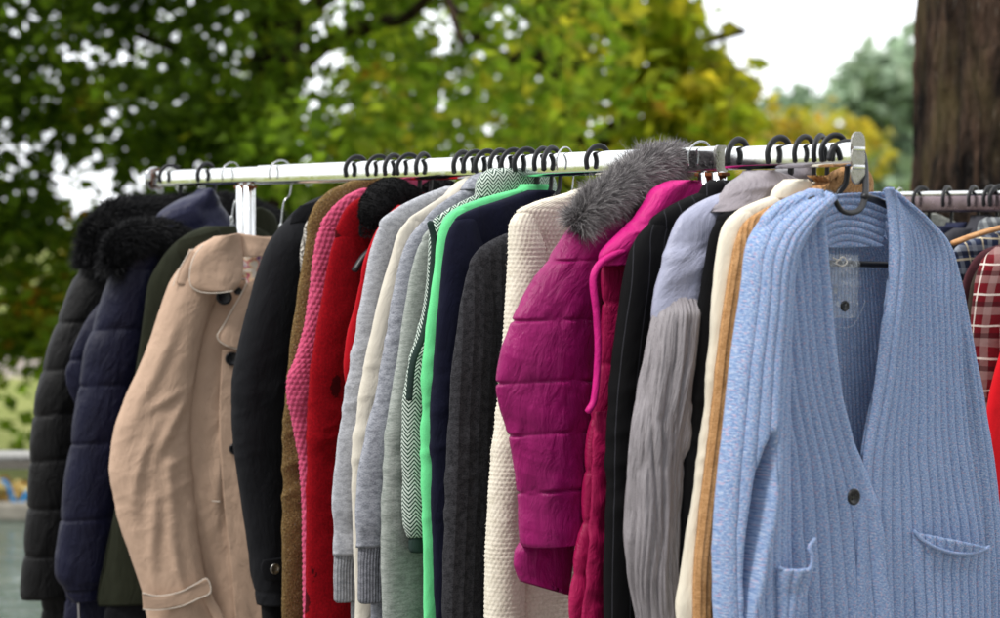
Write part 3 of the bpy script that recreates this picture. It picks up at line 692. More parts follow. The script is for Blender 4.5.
# thick trunk at the right
tT = thing('trunk_tree', 'thick dark brown tree trunk with furrowed bark behind the second rack', 'tree', (0, 0, 0))
cx, cy = 1.72, 6.3
tT.location = (cx, cy, 0); OFF[tT.name] = (cx, cy, 0.0)
nz, na = 420, 300; z = np.linspace(-.1, 4.2, nz)[:, None]; a = np.linspace(0, 2*PI, na, endpoint=False)[None, :]
fu = ridge(a*11/PI*1.0+.35*vnoise(z*5, a*2, 2), z*1.5, 3, 3); fu = .5*(fu+ridge((2*PI-a)*11/PI+3, z*1.5, 9, 3)*(a > PI))
R = .435+.02*np.sin(3*a+z*.6)+.12*np.exp(-np.clip(z, 0, 9)/.25)-.012*z+.034*fu+.01*fbm(a*14, z*14, 5)
V = np.stack([cx+R*np.cos(a), cy+R*np.sin(a), z+0*a], -1).reshape(-1, 3)
bk = Mt('furrowed_bark', .95, .15); nn = bk.noise(bk.obj(), (14, 14, 2.2), 7, .7, .8); n2 = bk.noise(bk.obj(), (5, 5, 3), 4)
n3 = bk.noise(bk.obj(), (60, 60, 18), 3, .6)
bk.col(bk.mix(bk.ramp(n3, [(.62, (0, 0, 0)), (.72, (.6, .6, .6))]), bk.mix(bk.ramp(n2, [(.5, (0, 0, 0)), (.72, (.7, .7, .7))]), bk.ramp(nn, [(.4, (.003, .002, .002)), (.5, (.03, .019, .013)), (.64, (.095, .058, .04))]), (.09, .07, .03)), (.15, .13, .11))); bk.bump(nn, .05); bk.bump(bk.noise(bk.obj(), (80, 80, 25), 4), .01)
mesh_obj('trunk', V, grid_faces(nz, na, True)[:, ::-1], bk.m, tT)
b = MB(); limb(b, (cx, cy, 3.9), (cx-1.4, cy+.4, 5.6), .2, .07, .1, 1); limb(b, (cx, cy, 4.0), (cx+1.3, cy+.5, 5.8), .22, .07, .1, 2); limb(b, (cx, cy, 3.9), (cx, cy-1, 6), .2, .06, .1, 3); b.build('limb', bark, tT)
cl = [((cx-1.5+i*.6, cy-.6+.5*(i % 3), 5.5+.3*(i % 2)), (.6, .6, .4), 1) for i in range(7)]
C = crown(cl, 97, 350); leafmesh('crown', tT, leafA, C, .13, np.clip(.5+.2*rng.normal(size=len(C)), 0, 1), 98)
# ------------------------------------------------------------------ racks
def up_axes(): return (RDIR, UDIR, ZUP)
HH, HW = .0215, .013
def rack1():
    a = rail_point(157); c = rail_point(854); j0 = rail_point(262); j1 = rail_point(720)
    mid = (a+c)/2; t = thing('clothes_rack', 'long chrome clothes rail carrying the crowded row of coats and knitwear', 'clothes rack', (mid[0], mid[1], 0))
    rail_profile('inner_rail', t, chrome, a, j0+RDIR*.02*-1, HW-.0022, HH-.0022)
    rail_profile('outer_rail', t, chrome, j0, j1, HW, HH)
    rail_profile('inner_rail', t, chrome, j1-RDIR*.02, c, HW-.0022, HH-.0022)
    rail_profile('joint_collar', t, steel, j1+RDIR*.002, j1-RDIR*.004, HW+.0015, HH+.0015)
    # far end cap with its round rim
    b = MB(); ax = (UDIR, ZUP, RDIR)
    b.disc(a+RDIR*.004, ax, .027, .005, 26); pts = [a+RDIR*.007+UDIR*(.026*math.cos(q))+ZUP*(.026*math.sin(q)) for q in np.linspace(0, 2*PI, 25)]
    b.tube(pts, .003, n=50, sides=8); b.build('end_cap', chrome, t)
    b = MB(); pts = [a-RDIR*.003+UDIR*.0135*x+ZUP*.0225*z for x, z in ((-1, -1), (-1, 1), (1, 1), (1, -1), (-1, -1))]
    b.tube(pts, .0016, n=5, sides=6, smoothpts=False); b.build('rusty_rim', rust.m, t)
    # near end bracket: rounded plate with pinches
    e = c-RDIR*.006; b = MB(); n = 28; out = []
    for k in range(n*2):
        q = 2*PI*k/(n*2); zz = math.sin(q); xx = math.cos(q)
        z = .041*np.sign(zz)*min(1, abs(zz)*1.0)-.006; hw = .0165*min(1, math.sqrt(max(0, 1-(abs(z+.006)/.0415)**6)))
        hw *= 1-.22*math.exp(-((z+.0185)/.004)**2)-.22*math.exp(-((z-.0065)/.004)**2)
        out.append((np.sign(xx)*hw if abs(xx) > 1e-6 else 0, z))
    V = [e-RDIR*.0016+UDIR*x+ZUP*z for x, z in out]+[e+RDIR*.0016+UDIR*x+ZUP*z for x, z in out]; m = len(out)
    b.add(V, [list(range(m)), list(range(m, 2*m))[::-1]]+[[j, m+j, m+(j+1) % m, (j+1) % m] for j in range(m)])
    br = b.build('end_bracket', steel, t, .0007, False)
    for z in (-.020, .008):
        b = MB(); b.box(e-RDIR*.0030+ZUP*z, (UDIR, ZUP, RDIR), (.013, .0035, .0016)); b.build('clamp', chrome, br, .0012)
    # uprights
    for px, w2 in ((246, .012), (712, .012)):
        p = rail_point(px)
        for k, off in enumerate((-.0155, .0155)):
            q = p+RDIR*off; b = MB(); b.tube([q*[1, 1, 0]+ZUP*(RAIL_Z-HH-.002), q*[1, 1, 0]+ZUP*1.0, q*[1, 1, 0]+ZUP*.06], .0135, n=4, sides=18); b.build('upright', chrome, t)
        b = MB(); b.box(p-ZUP*(HH+.004), (RDIR, UDIR, ZUP), (.032, .011, .003)); b.build('mounting_plate', rust.m, t, .001)
        f = p*[1, 1, 0]; b = MB(); b.tube([f+UDIR*.32+ZUP*.07, f+ZUP*.075, f-UDIR*.32+ZUP*.07], .014, n=6, sides=14); b.build('foot', chrome, t)
        for sgn in (-1, 1):
            g = f+UDIR*.31*sgn; b = MB(); b.tube([g-RDIR*.01+ZUP*.028, g+RDIR*.01+ZUP*.028], .028, n=3, sides=20, smoothpts=False); b.tube([g+ZUP*.03, g+ZUP*.06], .006, n=3, sides=8, smoothpts=False); b.build('caster', blackplastic, t)
    p0, p1 = rail_point(246)*[1, 1, 0]+ZUP*.2, rail_point(712)*[1, 1, 0]+ZUP*.2
    b = MB(); b.tube([p0, (p0+p1)/2, p1], .012, n=5, sides=14); b.build('cross_bar', chrome, t)
rack1()
darkrail = simple('reflection_tinted_rail', '#8f7f83', .25, .9, .5, 14, .4)  # dark rail colour with reddish reflections mixed into it
def rack2():
    a = rail_point(872, RAIL2_N); c = RAIL2_N-RDIR*1.0; mid = (a+c)/2
    t = thing('clothes_rack', 'second clothes rail behind the blue cardigan at the right edge', 'clothes rack', (mid[0], mid[1], 0))
    rail_profile('rail', t, darkrail.m, a-ZUP*.004, c-ZUP*.004, .012, .019, .006)
    rail_profile('highlight_strip', t, chrome, a+ZUP*.0165, c+ZUP*.0165, .0128, .006, .004)  # added bright strip that stands in for the highlight along the rail's top
    for p in (a-RDIR*.1, c+RDIR*.12):
        b = MB(); b.tube([p*[1, 1, 0]+ZUP*(RAIL2_Z-.024), p*[1, 1, 0]+ZUP*.05], .014, n=4, sides=16); b.build('upright', chrome, t)
        f = p*[1, 1, 0]; b = MB(); b.tube([f+UDIR*.3+ZUP*.03, f+ZUP*.04, f-UDIR*.3+ZUP*.03], .014, n=6, sides=12); b.build('foot', chrome, t)
    b = MB(); b.tube([a-RDIR*.1-a*[0, 0, 1]+ZUP*.16, c+RDIR*.12-c*[0, 0, 1]+ZUP*.16], .012, n=4, sides=12); b.build('cross_bar', chrome, t)
rack2()

# ------------------------------------------------------------------ hangers
HOOK = [(.0235, -.010), (.0255, .006), (.0195, .020), (.004, .0305), (-.012, .0285), (-.0225, .014), (-.0245, -.006), (-.0235, -.03), (-.0200, -.046), (-.008, -.060), (0, -.072)]
def hanger(px, label, base=RAIL_N, name='coat_hanger', kind='plastic', width=.21, drop=.085, tilt=0.0, neck=.072, group='black plastic hangers hooked over the rail', yaw=0, zoff=0):
    pl = Plane(px, yaw, base); rz = base[2]+zoff; o = pl.rail
    r = random.Random(int(px*7)); t = thing(name, label, 'clothes hanger', (o[0], o[1], rz), group)
    ps = r.uniform(-1, 1)*.3+tilt
    mat = {'plastic': blackplastic, 'wood': wire, 'wire': wire}[kind]; rad = r.uniform(.0046, .0056) if kind == 'plastic' else .0019
    upl = Plane(px, yaw*.6+ps*60, base)  # each hook sits a little askew on the rail
    pts = [upl.pt(u, rz+z).reshape(3) for u, z in HOOK]
    pts[-1] = pl.pt(0, rz-neck).reshape(3)
    sweep('hook', t, mat, pts, rad, n=60, sides=12, flat=.75, up=RDIR)
    if kind == 'wire':
        b = MB(); zz = rz-neck
        b.tube([pl.pt(u, zz+v).reshape(3) for u, v in ((0, .01), (.004, 0), (-.003, -.012), (.012, -.028), (.05, -.035), (width*.6, -.035-drop*.5), (width, -.035-drop), (width*.97, -.05-drop), (0, -.05-drop), (-width*.97, -.05-drop), (-width, -.035-drop), (-width*.6, -.035-drop*.5), (-.05, -.035), (-.012, -.028), (.003, -.012), (-.004, 0), (0, .01))], rad, n=150, sides=8)
        b.build('arms', wire, t)
    else:
        m2 = wood.m if kind == 'wood' else blackplastic; r2 = .0075 if kind == 'wood' else .006
        b = MB(); zz = rz-neck
        for s in (-1, 1):
            b.tube([pl.pt(s*u, zz+v).reshape(3) for u, v in ((-.008, -.002), (.03, -.008), (width*.5, -drop*.45), (width*.85, -drop*.85), (width, -drop*1.15))], r2, n=30, sides=12, flat=1.3, up=RDIR)
        b.build('shoulders', m2, t)
        b = MB(); b.tube([pl.pt(s*width*.93, zz-drop*1.02).reshape(3) for s in (-1, 0, 1)], .0035, n=8, sides=10); b.build('trouser_bar', m2, t)
    return t

# ------------------------------------------------------------------ fold functions
def drape(amp=.006, fu=9, fv=1.3, seed=1, grow=.35, fine=.0012):
    def f(U, V, T, *a):
        g = np.clip(T/grow, 0, 1)**.8
        w = .25*vnoise(V*2.3, U*1.5, seed+9)
        return amp*g*(vnoise(U*fu+w*fu*.25, V*fv, seed)+.45*vnoise(U*fu*2.3+w*4, V*fv*1.8, seed+1)) + fine*fbm(U*35+V*8, V*20, seed+2, 3)
    return f
def sleeve_f(amp=.005, seed=1, elbow=.5, slack=.006, fine=.001):
    def f(U, V, T, *a):
        e = np.exp(-((T-elbow)/.16)**2); g = np.clip(T/.15, 0, 1)
        d = amp*g*vnoise(U*13, V*2.2, seed)+slack*e*ridge(U*8+V*9, V*17-U*6, seed+3, 2)*.5
        return d+slack*.5*np.clip((T-.75)/.2, 0, 1)*vnoise(U*10+V*6, V*24, seed+5)+fine*fbm(U*40, V*25, seed+2, 3)
    return f
def quilt(amp=.011, seed=1, wr=.003, pw=.5, drapeamp=.004):
    def f(U, V, T, sv):
        s = np.array([-.12]+sorted(sv)+[9]); Vw = V+.006*vnoise(U*9, V*2, seed+8)
        k = np.clip(np.searchsorted(s, Vw.ravel())-1, 0, len(s)-2).reshape(V.shape)
        h = s[k+1]-s[k]; h = np.where(h > 1, .15, h); fr = np.clip((Vw-s[k])/h, 0, 1)
        p = np.clip(np.sin(PI*fr), 0, 1)**pw; nearseam = np.exp(-(np.minimum(fr, 1-fr)*h/.022)**2)
        d = amp*(p-1)+wr*nearseam*(vnoise(U*34, V*14, seed)+.4*vnoise(U*60, V*30, seed+1))*np.clip(np.minimum(fr, 1-fr)*h/.004, 0, 1)
        d += wr*.8*p*ridge(U*9+V*12, V*22+U*5, seed+2, 3)*.5+drapeamp*vnoise(U*8, V*2, seed+4)
        d -= .0013*np.exp(-(np.minimum(fr, 1-fr)*h/.003)**2)*(np.searchsorted(s, Vw.ravel()).reshape(V.shape) > 0)
        return d
    return f
def ribs(period, depth, base=None, sharp=.5, phase=0.0):
    def f(U, V, T, *a):
        d = depth*(np.abs(np.sin(PI*(U/period+phase)))**sharp-1)
        return d+(base(U, V, T, *a) if base else 0)
    return f
def moss(p, q, depth, base=None):
    def f(U, V, T, *a):
        row = np.floor(V/q); d = depth*(np.abs(np.sin(PI*(U/p+.5*(row % 2))))**.8*np.abs(np.sin(PI*V/q))**.6-.6)
        return d+(base(U, V, T, *a) if base else 0)
    return f
def both(*fs):
    return lambda U, V, T, *a: sum(f(U, V, T, *a) for f in fs)

def button(parent, pl, px, py, w, rpx, mat=darkbtn, name='button', tiltu=0):
    c = pl.px(px, py, w); rr = rpx*c[1]/F; b = MB(); b.disc(c, (pl.u, ZUP, pl.w), rr, .0018, 28)
    o = b.build(name, mat, parent)
    b = MB()
    for i in (-1, 1):
        for j in (-1, 1): b.disc(c+pl.u*i*rr*.22+ZUP*j*rr*.22+pl.w*.0012, (pl.u, ZUP, pl.w), rr*.1, .0006, 8)
    b.build('thread_hole', blackplastic, o); return o
def piping(parent, pl, pts, w, mat=thread, r=.0016, name='piping'):
    return sweep(name, parent, mat, [pl.px(x, y, w) for x, y in pts], r, n=len(pts)*8, sides=6)
def garment(name, label, cat, px, yaw=0, base=RAIL_N, group=None):
    pl = Plane(px, yaw, base); t = thing(name, label, cat, (pl.rail[0], pl.rail[1], base[2]-.1), group); return t, pl
def shift(rows, dx): return [(r[0], r[1]+dx)+tuple(r[2:]) for r in rows]
def strip(rows, wd, y0=None, b=None):
    """sleeve rows (y, xl) -> (y, xl, xl+width)"""
    out = []
    for i, r in enumerate(rows):
        k = wd if not callable(wd) else wd(r[0]); out.append((r[0], r[1], r[1]+k)+tuple(r[2:]))
    return out

def packed(name, label, cat, px, rows, mat, b=.017, sl=.019, inset=16, sw=44, yaw=0, dispb=None, disps=None, res=.005, resv=None, seed=None, cuff=None, hem=None,
           collar=None, group=None, w=0.0, shoulder=None, rib=None):
    """a garment pressed between its neighbours: body, near sleeve, optional collar, cuff, hem.  rows = (photo y, left outline x)"""
    t, pl = garment(name, label, cat, px, yaw, group=group); seed = seed or int(px)
    dispb = dispb or drape(.008, 10, 1.4, seed); disps = disps or sleeve_f(.0065, seed+50, .5, .008)
    sy = shoulder or rows[min(3, len(rows)-1)][0]
    br = [r if r[0] <= sy else (r[0], r[1]+inset*min(1, (r[0]-sy)/45)) for r in rows]
    top = rows[0]
    tube('body', t, mat, pl, br, b, w, res, resv, dispb, .9, ex=2.6)
    i = [k for k, r in enumerate(rows) if r[0] >= sy-1][0]
    sr = rows[max(0, i-1):]
    srr = [(r[0], r[1]-1+(sw*.04 if k == 1 else 0), r[1]+sw*(.55 if k == 0 else 1 if k > 3 else (.5, .72, .9)[k-1])) for k, r in enumerate(sr)]
    srr = [(srr[0][0]+2, srr[0][1]+sw*.22, srr[0][1]+sw*.42, {'b': sl*.15, 'w': w-.006})]+[s+({'b': sl*min(1, .5+.2*k), 'w': w+.006*min(1, .1+.35*k)},) for k, s in enumerate(srr[1:])]
    if cuff:
        cy, cmat, cend = cuff
        f = [s for s in srr if s[0] < cy]; l = srr[len(f)] if len(f) < len(srr) else srr[-1]
        xs = np.interp(cy, [s[0] for s in srr], [s[1] for s in srr]); xe = np.interp(cy, [s[0] for s in srr], [s[2] for s in srr])
        f.append((cy, xs, xe, {'b': sl*.95, 'w': w+.006})); srr2 = f
        xs2 = np.interp(cend, [s[0] for s in srr], [s[1] for s in srr])
        tube('cuff', t, cmat, pl, [(cy-2, xs+2, xe-4), (cy+(cend-cy)*.3, xs+1, xe-6), (cend-3, xs2+1, xs2+(xe-xs)-7), (cend, xs2+3, xs2+(xe-xs)-9)], sl*.85, w+.006, res*.6, None, ribs(.006, .0012, sleeve_f(.002, seed, .5, .001)))
        srr = srr2
    tube('sleeve', t, mat, pl, srr, sl, w+.006, res, resv, disps, ex=2.2)
    if collar:
        for c in collar:
            tube(c.get('name', 'collar'), t, c.get('mat', mat), pl, c['rows'], c.get('b', .02), c.get('w', 0), .004, None, c.get('disp') or drape(.004, 14, 10, seed+3, .05))
    return t, pl
# ------------------------------------------------------------------ garments, far end first
# 1 black hooded down coat
t, pl = garment('down_coat', 'long black quilted down coat with black fur hood, farthest left on the rail', 'coat', 171, 12)
rows = [(222, 132), (240, 98), (268, 78), (300, 64), (340, 49), (370, 40), (400, 33), (450, 28), (500, 26), (560, 22), (600, 19), (635, 19), (690, 21), (740, 24)]
sm = [282, 328, 375, 420, 466, 514, 562, 608, 655, 702]
tube('body', t, m_blackpuff, pl, [(y, x+22) for y, x in rows], .05, 0, .005, None, quilt(.007, 1, .002, .35), .7, seams=sm)
tube('sleeve', t, m_blackpuff, pl, [(y, x, x+(40 if y < 250 else 62)) for y, x in rows[:11]], .045, .03, .005, None, quilt(.007, 5, .002, .35), seams=[s-6 for s in sm])
fur_roll('fur_hood', t, f_black, [(pl.px(92, 262, .05), .03), (pl.px(98, 238, .05), .045), (pl.px(118, 220, .04), .048), (pl.px(150, 216, .03), .045), (pl.px(190, 214, 0), .042), (pl.px(235, 212, -.03), .042), (pl.px(264, 222, -.04), .045)], 50000, .026, 4, .00045, .5, .88, .04, .9, .18)
# 2 navy hooded down coat
t, pl = garment('down_coat', 'navy quilted down jacket with its padded sleeve hanging left of the beige trench coat', 'coat', 205, 14)
rows = [(225, 150), (243, 125), (262, 112), (290, 102), (320, 92), (350, 82), (400, 74), (440, 68), (480, 62), (530, 56), (575, 52), (590, 58)]
sm = [272, 330, 385, 443, 520]
tube('body', t, m_navypuff, pl, [(225, 165), (250, 135), (280, 112), (330, 80), (372, 64), (385, 66), (420, 78), (500, 72), (560, 66), (618, 64), (680, 66)], .04, 0, .005, None, quilt(.008, 11, .003), .7, seams=[300, 360, 420, 480, 540, 600])
tube('sleeve', t, m_navypuff, pl, [(y, x, x+w_) for (y, x), w_ in zip(rows, [30, 42, 52, 58, 62, 64, 62, 62, 62, 60, 58, 46])], .043, .05, .004, None, quilt(.006, 13, .0025, .35), seams=sm)
tube('cuff', t, m_navypuff, pl, [(586, 62, 102), (596, 66, 100), (602, 70, 98)], .03, .05, .004, None, sleeve_f(.003, 5))
piping(t, pl, [(78, 594), (79, 618), (80, 645)], .062, m_spark.m, .0024, 'zip')
tube('hood', t, m_navyshiny, pl, [(188, 203, 207), (192, 196, 214), (200, 180, 219), (212, 160, 226), (228, 150, 236), (245, 148, 244)], .04, .02, .004, None, both(drape(.008, 12, 16, 5, .02), sleeve_f(.004, 6, .5, .008)))
fur_roll('fur_trim', t, f_black, [(pl.px(112, 268, .07), .02), (pl.px(122, 246, .075), .036), (pl.px(142, 236, .07), .036), (pl.px(165, 236, .06), .034), (pl.px(185, 240, .05), .022)], 30000, .025, 6, .00045, .5, .88, .04, .9, .18)
# 3 olive jacket
t, pl = garment('field_jacket', 'dark olive canvas jacket peeking out behind the beige trench coat', 'jacket', 234, 14)
tube('body', t, m_olive, pl, [(226, 205), (232, 190), (245, 172), (262, 158), (285, 146), (320, 141), (400, 130), (500, 114), (560, 101), (600, 95), (607, 96)], .03, 0, .005, None, drape(.008, 9, 1.4, 31), .75)
tube('lining', t, m_charcoat, pl, [(590, 112), (618, 104), (650, 104)], .02, 0, .006, None, None, .7)
panel('collar', t, m_olive, pl, [(178, 240, 218, 228), (176, 248, 222, 236), (186, 262, 226, 248), (196, 264, 228, 252)], .045, .012, .004, None, lambda U, V, T: .003*fbm(U*20, V*20, 3), .003)
tube('hood', t, m_olive, pl, [(207, 252, 262), (214, 246, 272), (228, 240, 280), (246, 236, 286)], .025, -.02, .004, None, drape(.006, 14, 12, 7, .02))
# 4 beige trench coat
t, pl = garment('trench_coat', 'beige trench coat with white piping and black buttons on a wire hanger', 'coat', 270, 24)
rows = [(237, 214), (244, 200), (256, 186), (275, 172), (300, 160), (330, 152), (365, 139), (400, 124), (435, 114), (465, 110)]
def wr_tr(U, V, T, *a): return .0035*ridge(U*7+V*3, V*9-U*6, 77, 3)*.6
def creases(lst):
    def f(U, V, T, *a):
        d = 0
        for u0, v0, ang, ln, wd, am in lst:
            c, s = math.cos(ang), math.sin(ang); x = (U-u0)*c+(V-v0)*s; y = -(U-u0)*s+(V-v0)*c+.006*np.sin(x*14+v0*40)
            d = d+am*np.exp(-(x/ln)**2)*(np.exp(-(y/wd)**2)-.5*np.exp(-((y-wd*1.7)/(wd*1.5))**2))
        return d
    return f
cr = creases([(-.02, .42, 1.15, .09, .013, .007), (.03, .5, 1.3, .08, .012, .007), (-.03, .55, 1.45, .1, .014, .007), (.02, .64, 1.4, .1, .012, .006), (-.01, .35, .6, .05, .012, .004), (.035, .27, 1.4, .1, .014, .006), (-.015, .7, 1.5, .08, .011, .006)])
br = [(237, 214, 300), (248, 196, 300), (265, 186, 300), (300, 178, 300), (360, 172, 300), (420, 170, 300), (480, 176, 300), (540, 186, 300), (600, 196, 300), (660, 200, 300), (720, 198, 300)]
tube('body', t, m_trench, pl, br, .035, 0, .004, None, both(drape(.013, 10, .9, 41, .4), wr_tr, creases([(-.06, .62, 1.45, .16, .012, .009), (-.02, .7, 1.5, .14, .011, .01), (.04, .5, 1.4, .12, .012, .008)])), ex=2.6)
sr = [(250, 204, 214, {'b': .004, 'w': .012}), (264, 182, 218, {'b': .03, 'w': .02}), (282, 168, 222), (310, 157, 214), (340, 148, 205), (370, 137, 199), (400, 124, 195), (435, 113, 192), (468, 110, 193), (510, 116, 197), (545, 126, 200), (575, 136, 204), (600, 143, 209), (618, 146, 214), (640, 150, 220), (652, 154, 218)]
tube('sleeve', t, m_trench, pl, sr, .043, .03, .003, None, both(sleeve_f(.006, 43, .55, .0035), cr), ex=2.1)
# collar: big rounded lapel with piping
cw = .105
panel('collar', t, m_trench, pl, [(214, 237, 240, 233), (201, 247, 242, 244), (193, 257, 243, 256), (190, 270, 243, 268), (190, 282, 241, 280), (193, 288, 237, 287), (200, 291, 233, 291)], cw-.03, .018, .003, None, lambda U, V, T: .003*fbm(U*18, V*18, 9)+.004*np.sin(U*40+V*30)*T, .003)
piping(t, pl, [(203, 245), (195, 255), (190.5, 268), (189.5, 280), (192, 287), (201, 292), (216, 293), (233, 291)], cw-.008, r=.0012)
panel('collar', t, m_trench, pl, [(238, 233, 282, 240), (241, 246, 281, 244), (241, 252, 278, 249), (241, 257, 276, 256)], cw-.04, .012, .003, None, lambda U, V, T: .004*fbm(U*18, V*18, 19), .003)
panel('lining', t, m_floral.m, pl, [(240, 256, 274, 256), (241, 268, 272, 266), (246, 280, 270, 278), (248, 292, 268, 290)], .052, .004, .004, None, lambda U, V, T: .006*fbm(U*20, V*20, 12), .002)
panel('lapel', t, m_trench, pl, [(247, 283, 276, 268), (239, 298, 270, 290), (231, 312, 262, 306), (223, 326, 252, 322), (218, 335, 246, 336), (219, 340, 242, 345), (225, 345, 240, 349)], .055, .006, .003, None, lambda U, V, T: .002*fbm(U*20, V*20, 22), .003)
piping(t, pl, [(247, 283), (239, 298), (231, 312), (223, 326), (217.5, 335), (218.5, 340), (225, 345), (238, 349.5)], .060, r=.0012)
panel('shoulder_strap', t, m_trench, pl, [(176, 283, 190, 287), (180, 270, 193, 274), (186, 258, 198, 263), (190, 249, 201, 254)], .062, .006, .004, None, None, .003)
piping(t, pl, [(173, 286), (177, 274), (184, 261), (191, 250), (194, 249)], .066, r=.001)
button(t, pl, 224, 297, .062, 8); button(t, pl, 232, 359, .048, 7); button(t, pl, 235, 449, .046, 6); button(t, pl, 238, 291, .05, 4)
piping(t, pl, [(212, 501), (216, 501.5), (220, 501.5)], .045, r=.0012, name='pocket_stitch')
panel('placket', t, m_trench, pl, [(222, 350, 262, 350), (219, 420, 262, 420), (222, 480, 262, 480), (228, 540, 264, 540), (234, 600, 266, 600), (238, 680, 268, 680)], .04, .0, .004, None, both(lambda U, V, T: .006*vnoise(U*14, V*3, 44), wr_tr), .003)
# cuff strap
panel('cuff_strap', t, m_trench, pl, [(142, 593, 143, 609), (158, 596, 160, 609), (180, 592, 182, 605), (198, 583, 201, 597), (206, 579, 210, 593), (209, 581, 211, 589)], .083, .0, .003, None, lambda U, V, T: .002*np.sin(V*30)+0*U, .004)
piping(t, pl, [(142, 593), (158, 596), (180, 592), (198, 583), (206, 578.5), (210, 584), (210, 593), (200, 598), (182, 606), (160, 610), (143, 609.5)], .086, r=.0012)
panel('strap_end', t, m_trench, pl, [(203, 597, 210, 592), (207, 606, 215, 602), (214, 620, 222, 614), (220, 632, 227, 628)], .07, .002, .003, None, None, .003)
# 5 charcoal rain coat
t, pl = garment('raincoat', 'dark charcoal cotton coat with button tab at its cuff, right of the trench coat', 'coat', 352, 4)
rows = [(190, 338), (200, 312), (208, 296), (222, 281), (245, 268), (275, 256), (310, 247), (345, 239), (385, 233), (430, 233), (480, 239), (540, 247), (600, 256)]
tube('body', t, m_charcoat, pl, [(190, 338), (200, 312), (208, 298), (222, 285), (250, 275)]+[(300, 268), (380, 262), (480, 262), (600, 266), (700, 268)], .03, 0, .005, None, drape(.009, 9, 1.2, 51), ex=2.5)
tube('sleeve', t, m_charcoat, pl, [(210, 302, 310, {'b': .004, 'w': 0}), (222, 284, 318, {'b': .024, 'w': .014}), (245, 267, 322), (275, 256, 316), (310, 247, 308), (345, 239, 300), (385, 233, 294), (430, 233, 292), (480, 239, 290), (540, 247, 290), (600, 256, 290), (606, 257, 290)], .036, .022, .004, None, both(sleeve_f(.005, 53, .5, .004), lambda U, V, T: -.002*np.exp(-((T-.965)/.004)**2)), ex=2.2)
tube('sleeve_lining', t, m_blackknit, pl, [(600, 260, 286), (625, 262, 284), (632, 264, 282)], .022, .022, .006)
panel('collar', t, m_charcoat, pl, [(300, 206, 350, 190), (292, 216, 340, 204), (290, 224, 330, 216)], .03, .01, .004, None, lambda U, V, T: .002*fbm(U*20, V*20, 33), .004)
panel('cuff_tab', t, m_charcoat, pl, [(263, 560, 284, 557), (261, 566, 285, 564), (262, 574, 286, 574), (265, 580, 287, 581)], .060, .004, .003, None, None, .004)
button(t, pl, 275, 569, .066, 5.5, steel, 'snap')
# 6..10 knits and red felt
packed('pullover', 'oatmeal white knitted pullover squeezed between charcoal coat and brown tweed', 'pullover', 368, [(196, 345), (205, 325), (215, 312), (232, 304), (260, 301), (320, 302), (400, 300), (600, 302), (690, 303)], m_whiteknit.m, .012, .013, sw=40, res=.004)
packed('tweed_cardigan', 'brown flecked tweed cardigan between the white knit and the pink sweater', 'cardigan', 380, [(180, 352), (192, 328), (208, 314), (228, 308), (258, 304), (300, 297), (350, 289), (400, 284), (460, 281), (540, 281), (618, 281), (700, 282)], m_tweed.m, .016, .018, res=.004, sw=48)
packed('knit_sweater', 'rose pink chunky knit sweater squeezed beside the red felt coat', 'sweater', 394, [(188, 362), (196, 345), (210, 330), (226, 320), (248, 316), (290, 311), (330, 304), (358, 296), (378, 288), (392, 287), (420, 292), (460, 299), (520, 303), (600, 304), (690, 305)], m_pink, .016, .019, res=.0026,
       disps=moss(.011, .011, .003, sleeve_f(.003, 60, .5, .003)), dispb=moss(.011, .011, .003, drape(.004, 9, 1.2, 61)), sw=50,
       collar=[dict(rows=[(178, 398, 436), (184, 390, 440), (192, 388, 438)], b=.022, w=0, disp=moss(.011, .011, .003))])
_t = bpy.data.objects['knit_sweater']; fuzz(_t, [c for c in _t.children if c.name.startswith('sleeve')], fz_pink, 7000, .004)
t, pl = packed('felt_coat', 'red boiled wool coat with black roses and a black plush collar', 'coat', 410, [(192, 372), (202, 352), (216, 341), (236, 334), (262, 328), (300, 321), (340, 314), (380, 309), (430, 307), (500, 306), (600, 305), (690, 305)], m_redfelt.m, .02, .024, sw=56, inset=22, res=.004)
fur_roll('plush_collar', t, f_blackplush, [(pl.px(375, 230, .035), .026), (pl.px(378, 210, .04), .038), (pl.px(390, 198, .035), .04), (pl.px(414, 204, .02), .03)], 26000, .004, 8, .0005, .2, .99, .06, .4, .3)
fur_roll('plush_collar', t, f_blackplush, [(pl.px(424, 205, -.01), .024), (pl.px(438, 192, -.02), .028), (pl.px(460, 200, -.03), .024)], 14000, .004, 9, .0005, .2, .99, .06, .4, .3)
packed('jersey_shirt', 'bright red jersey top squeezed between the red felt coat and the pale grey sweatshirt', 'top', 436, [(205, 398), (222, 382), (245, 371), (275, 362), (310, 355), (340, 347), (370, 344), (420, 352), (480, 356), (560, 357), (612, 357), (680, 358)], m_redplain, .012, .014, sw=40, inset=6)
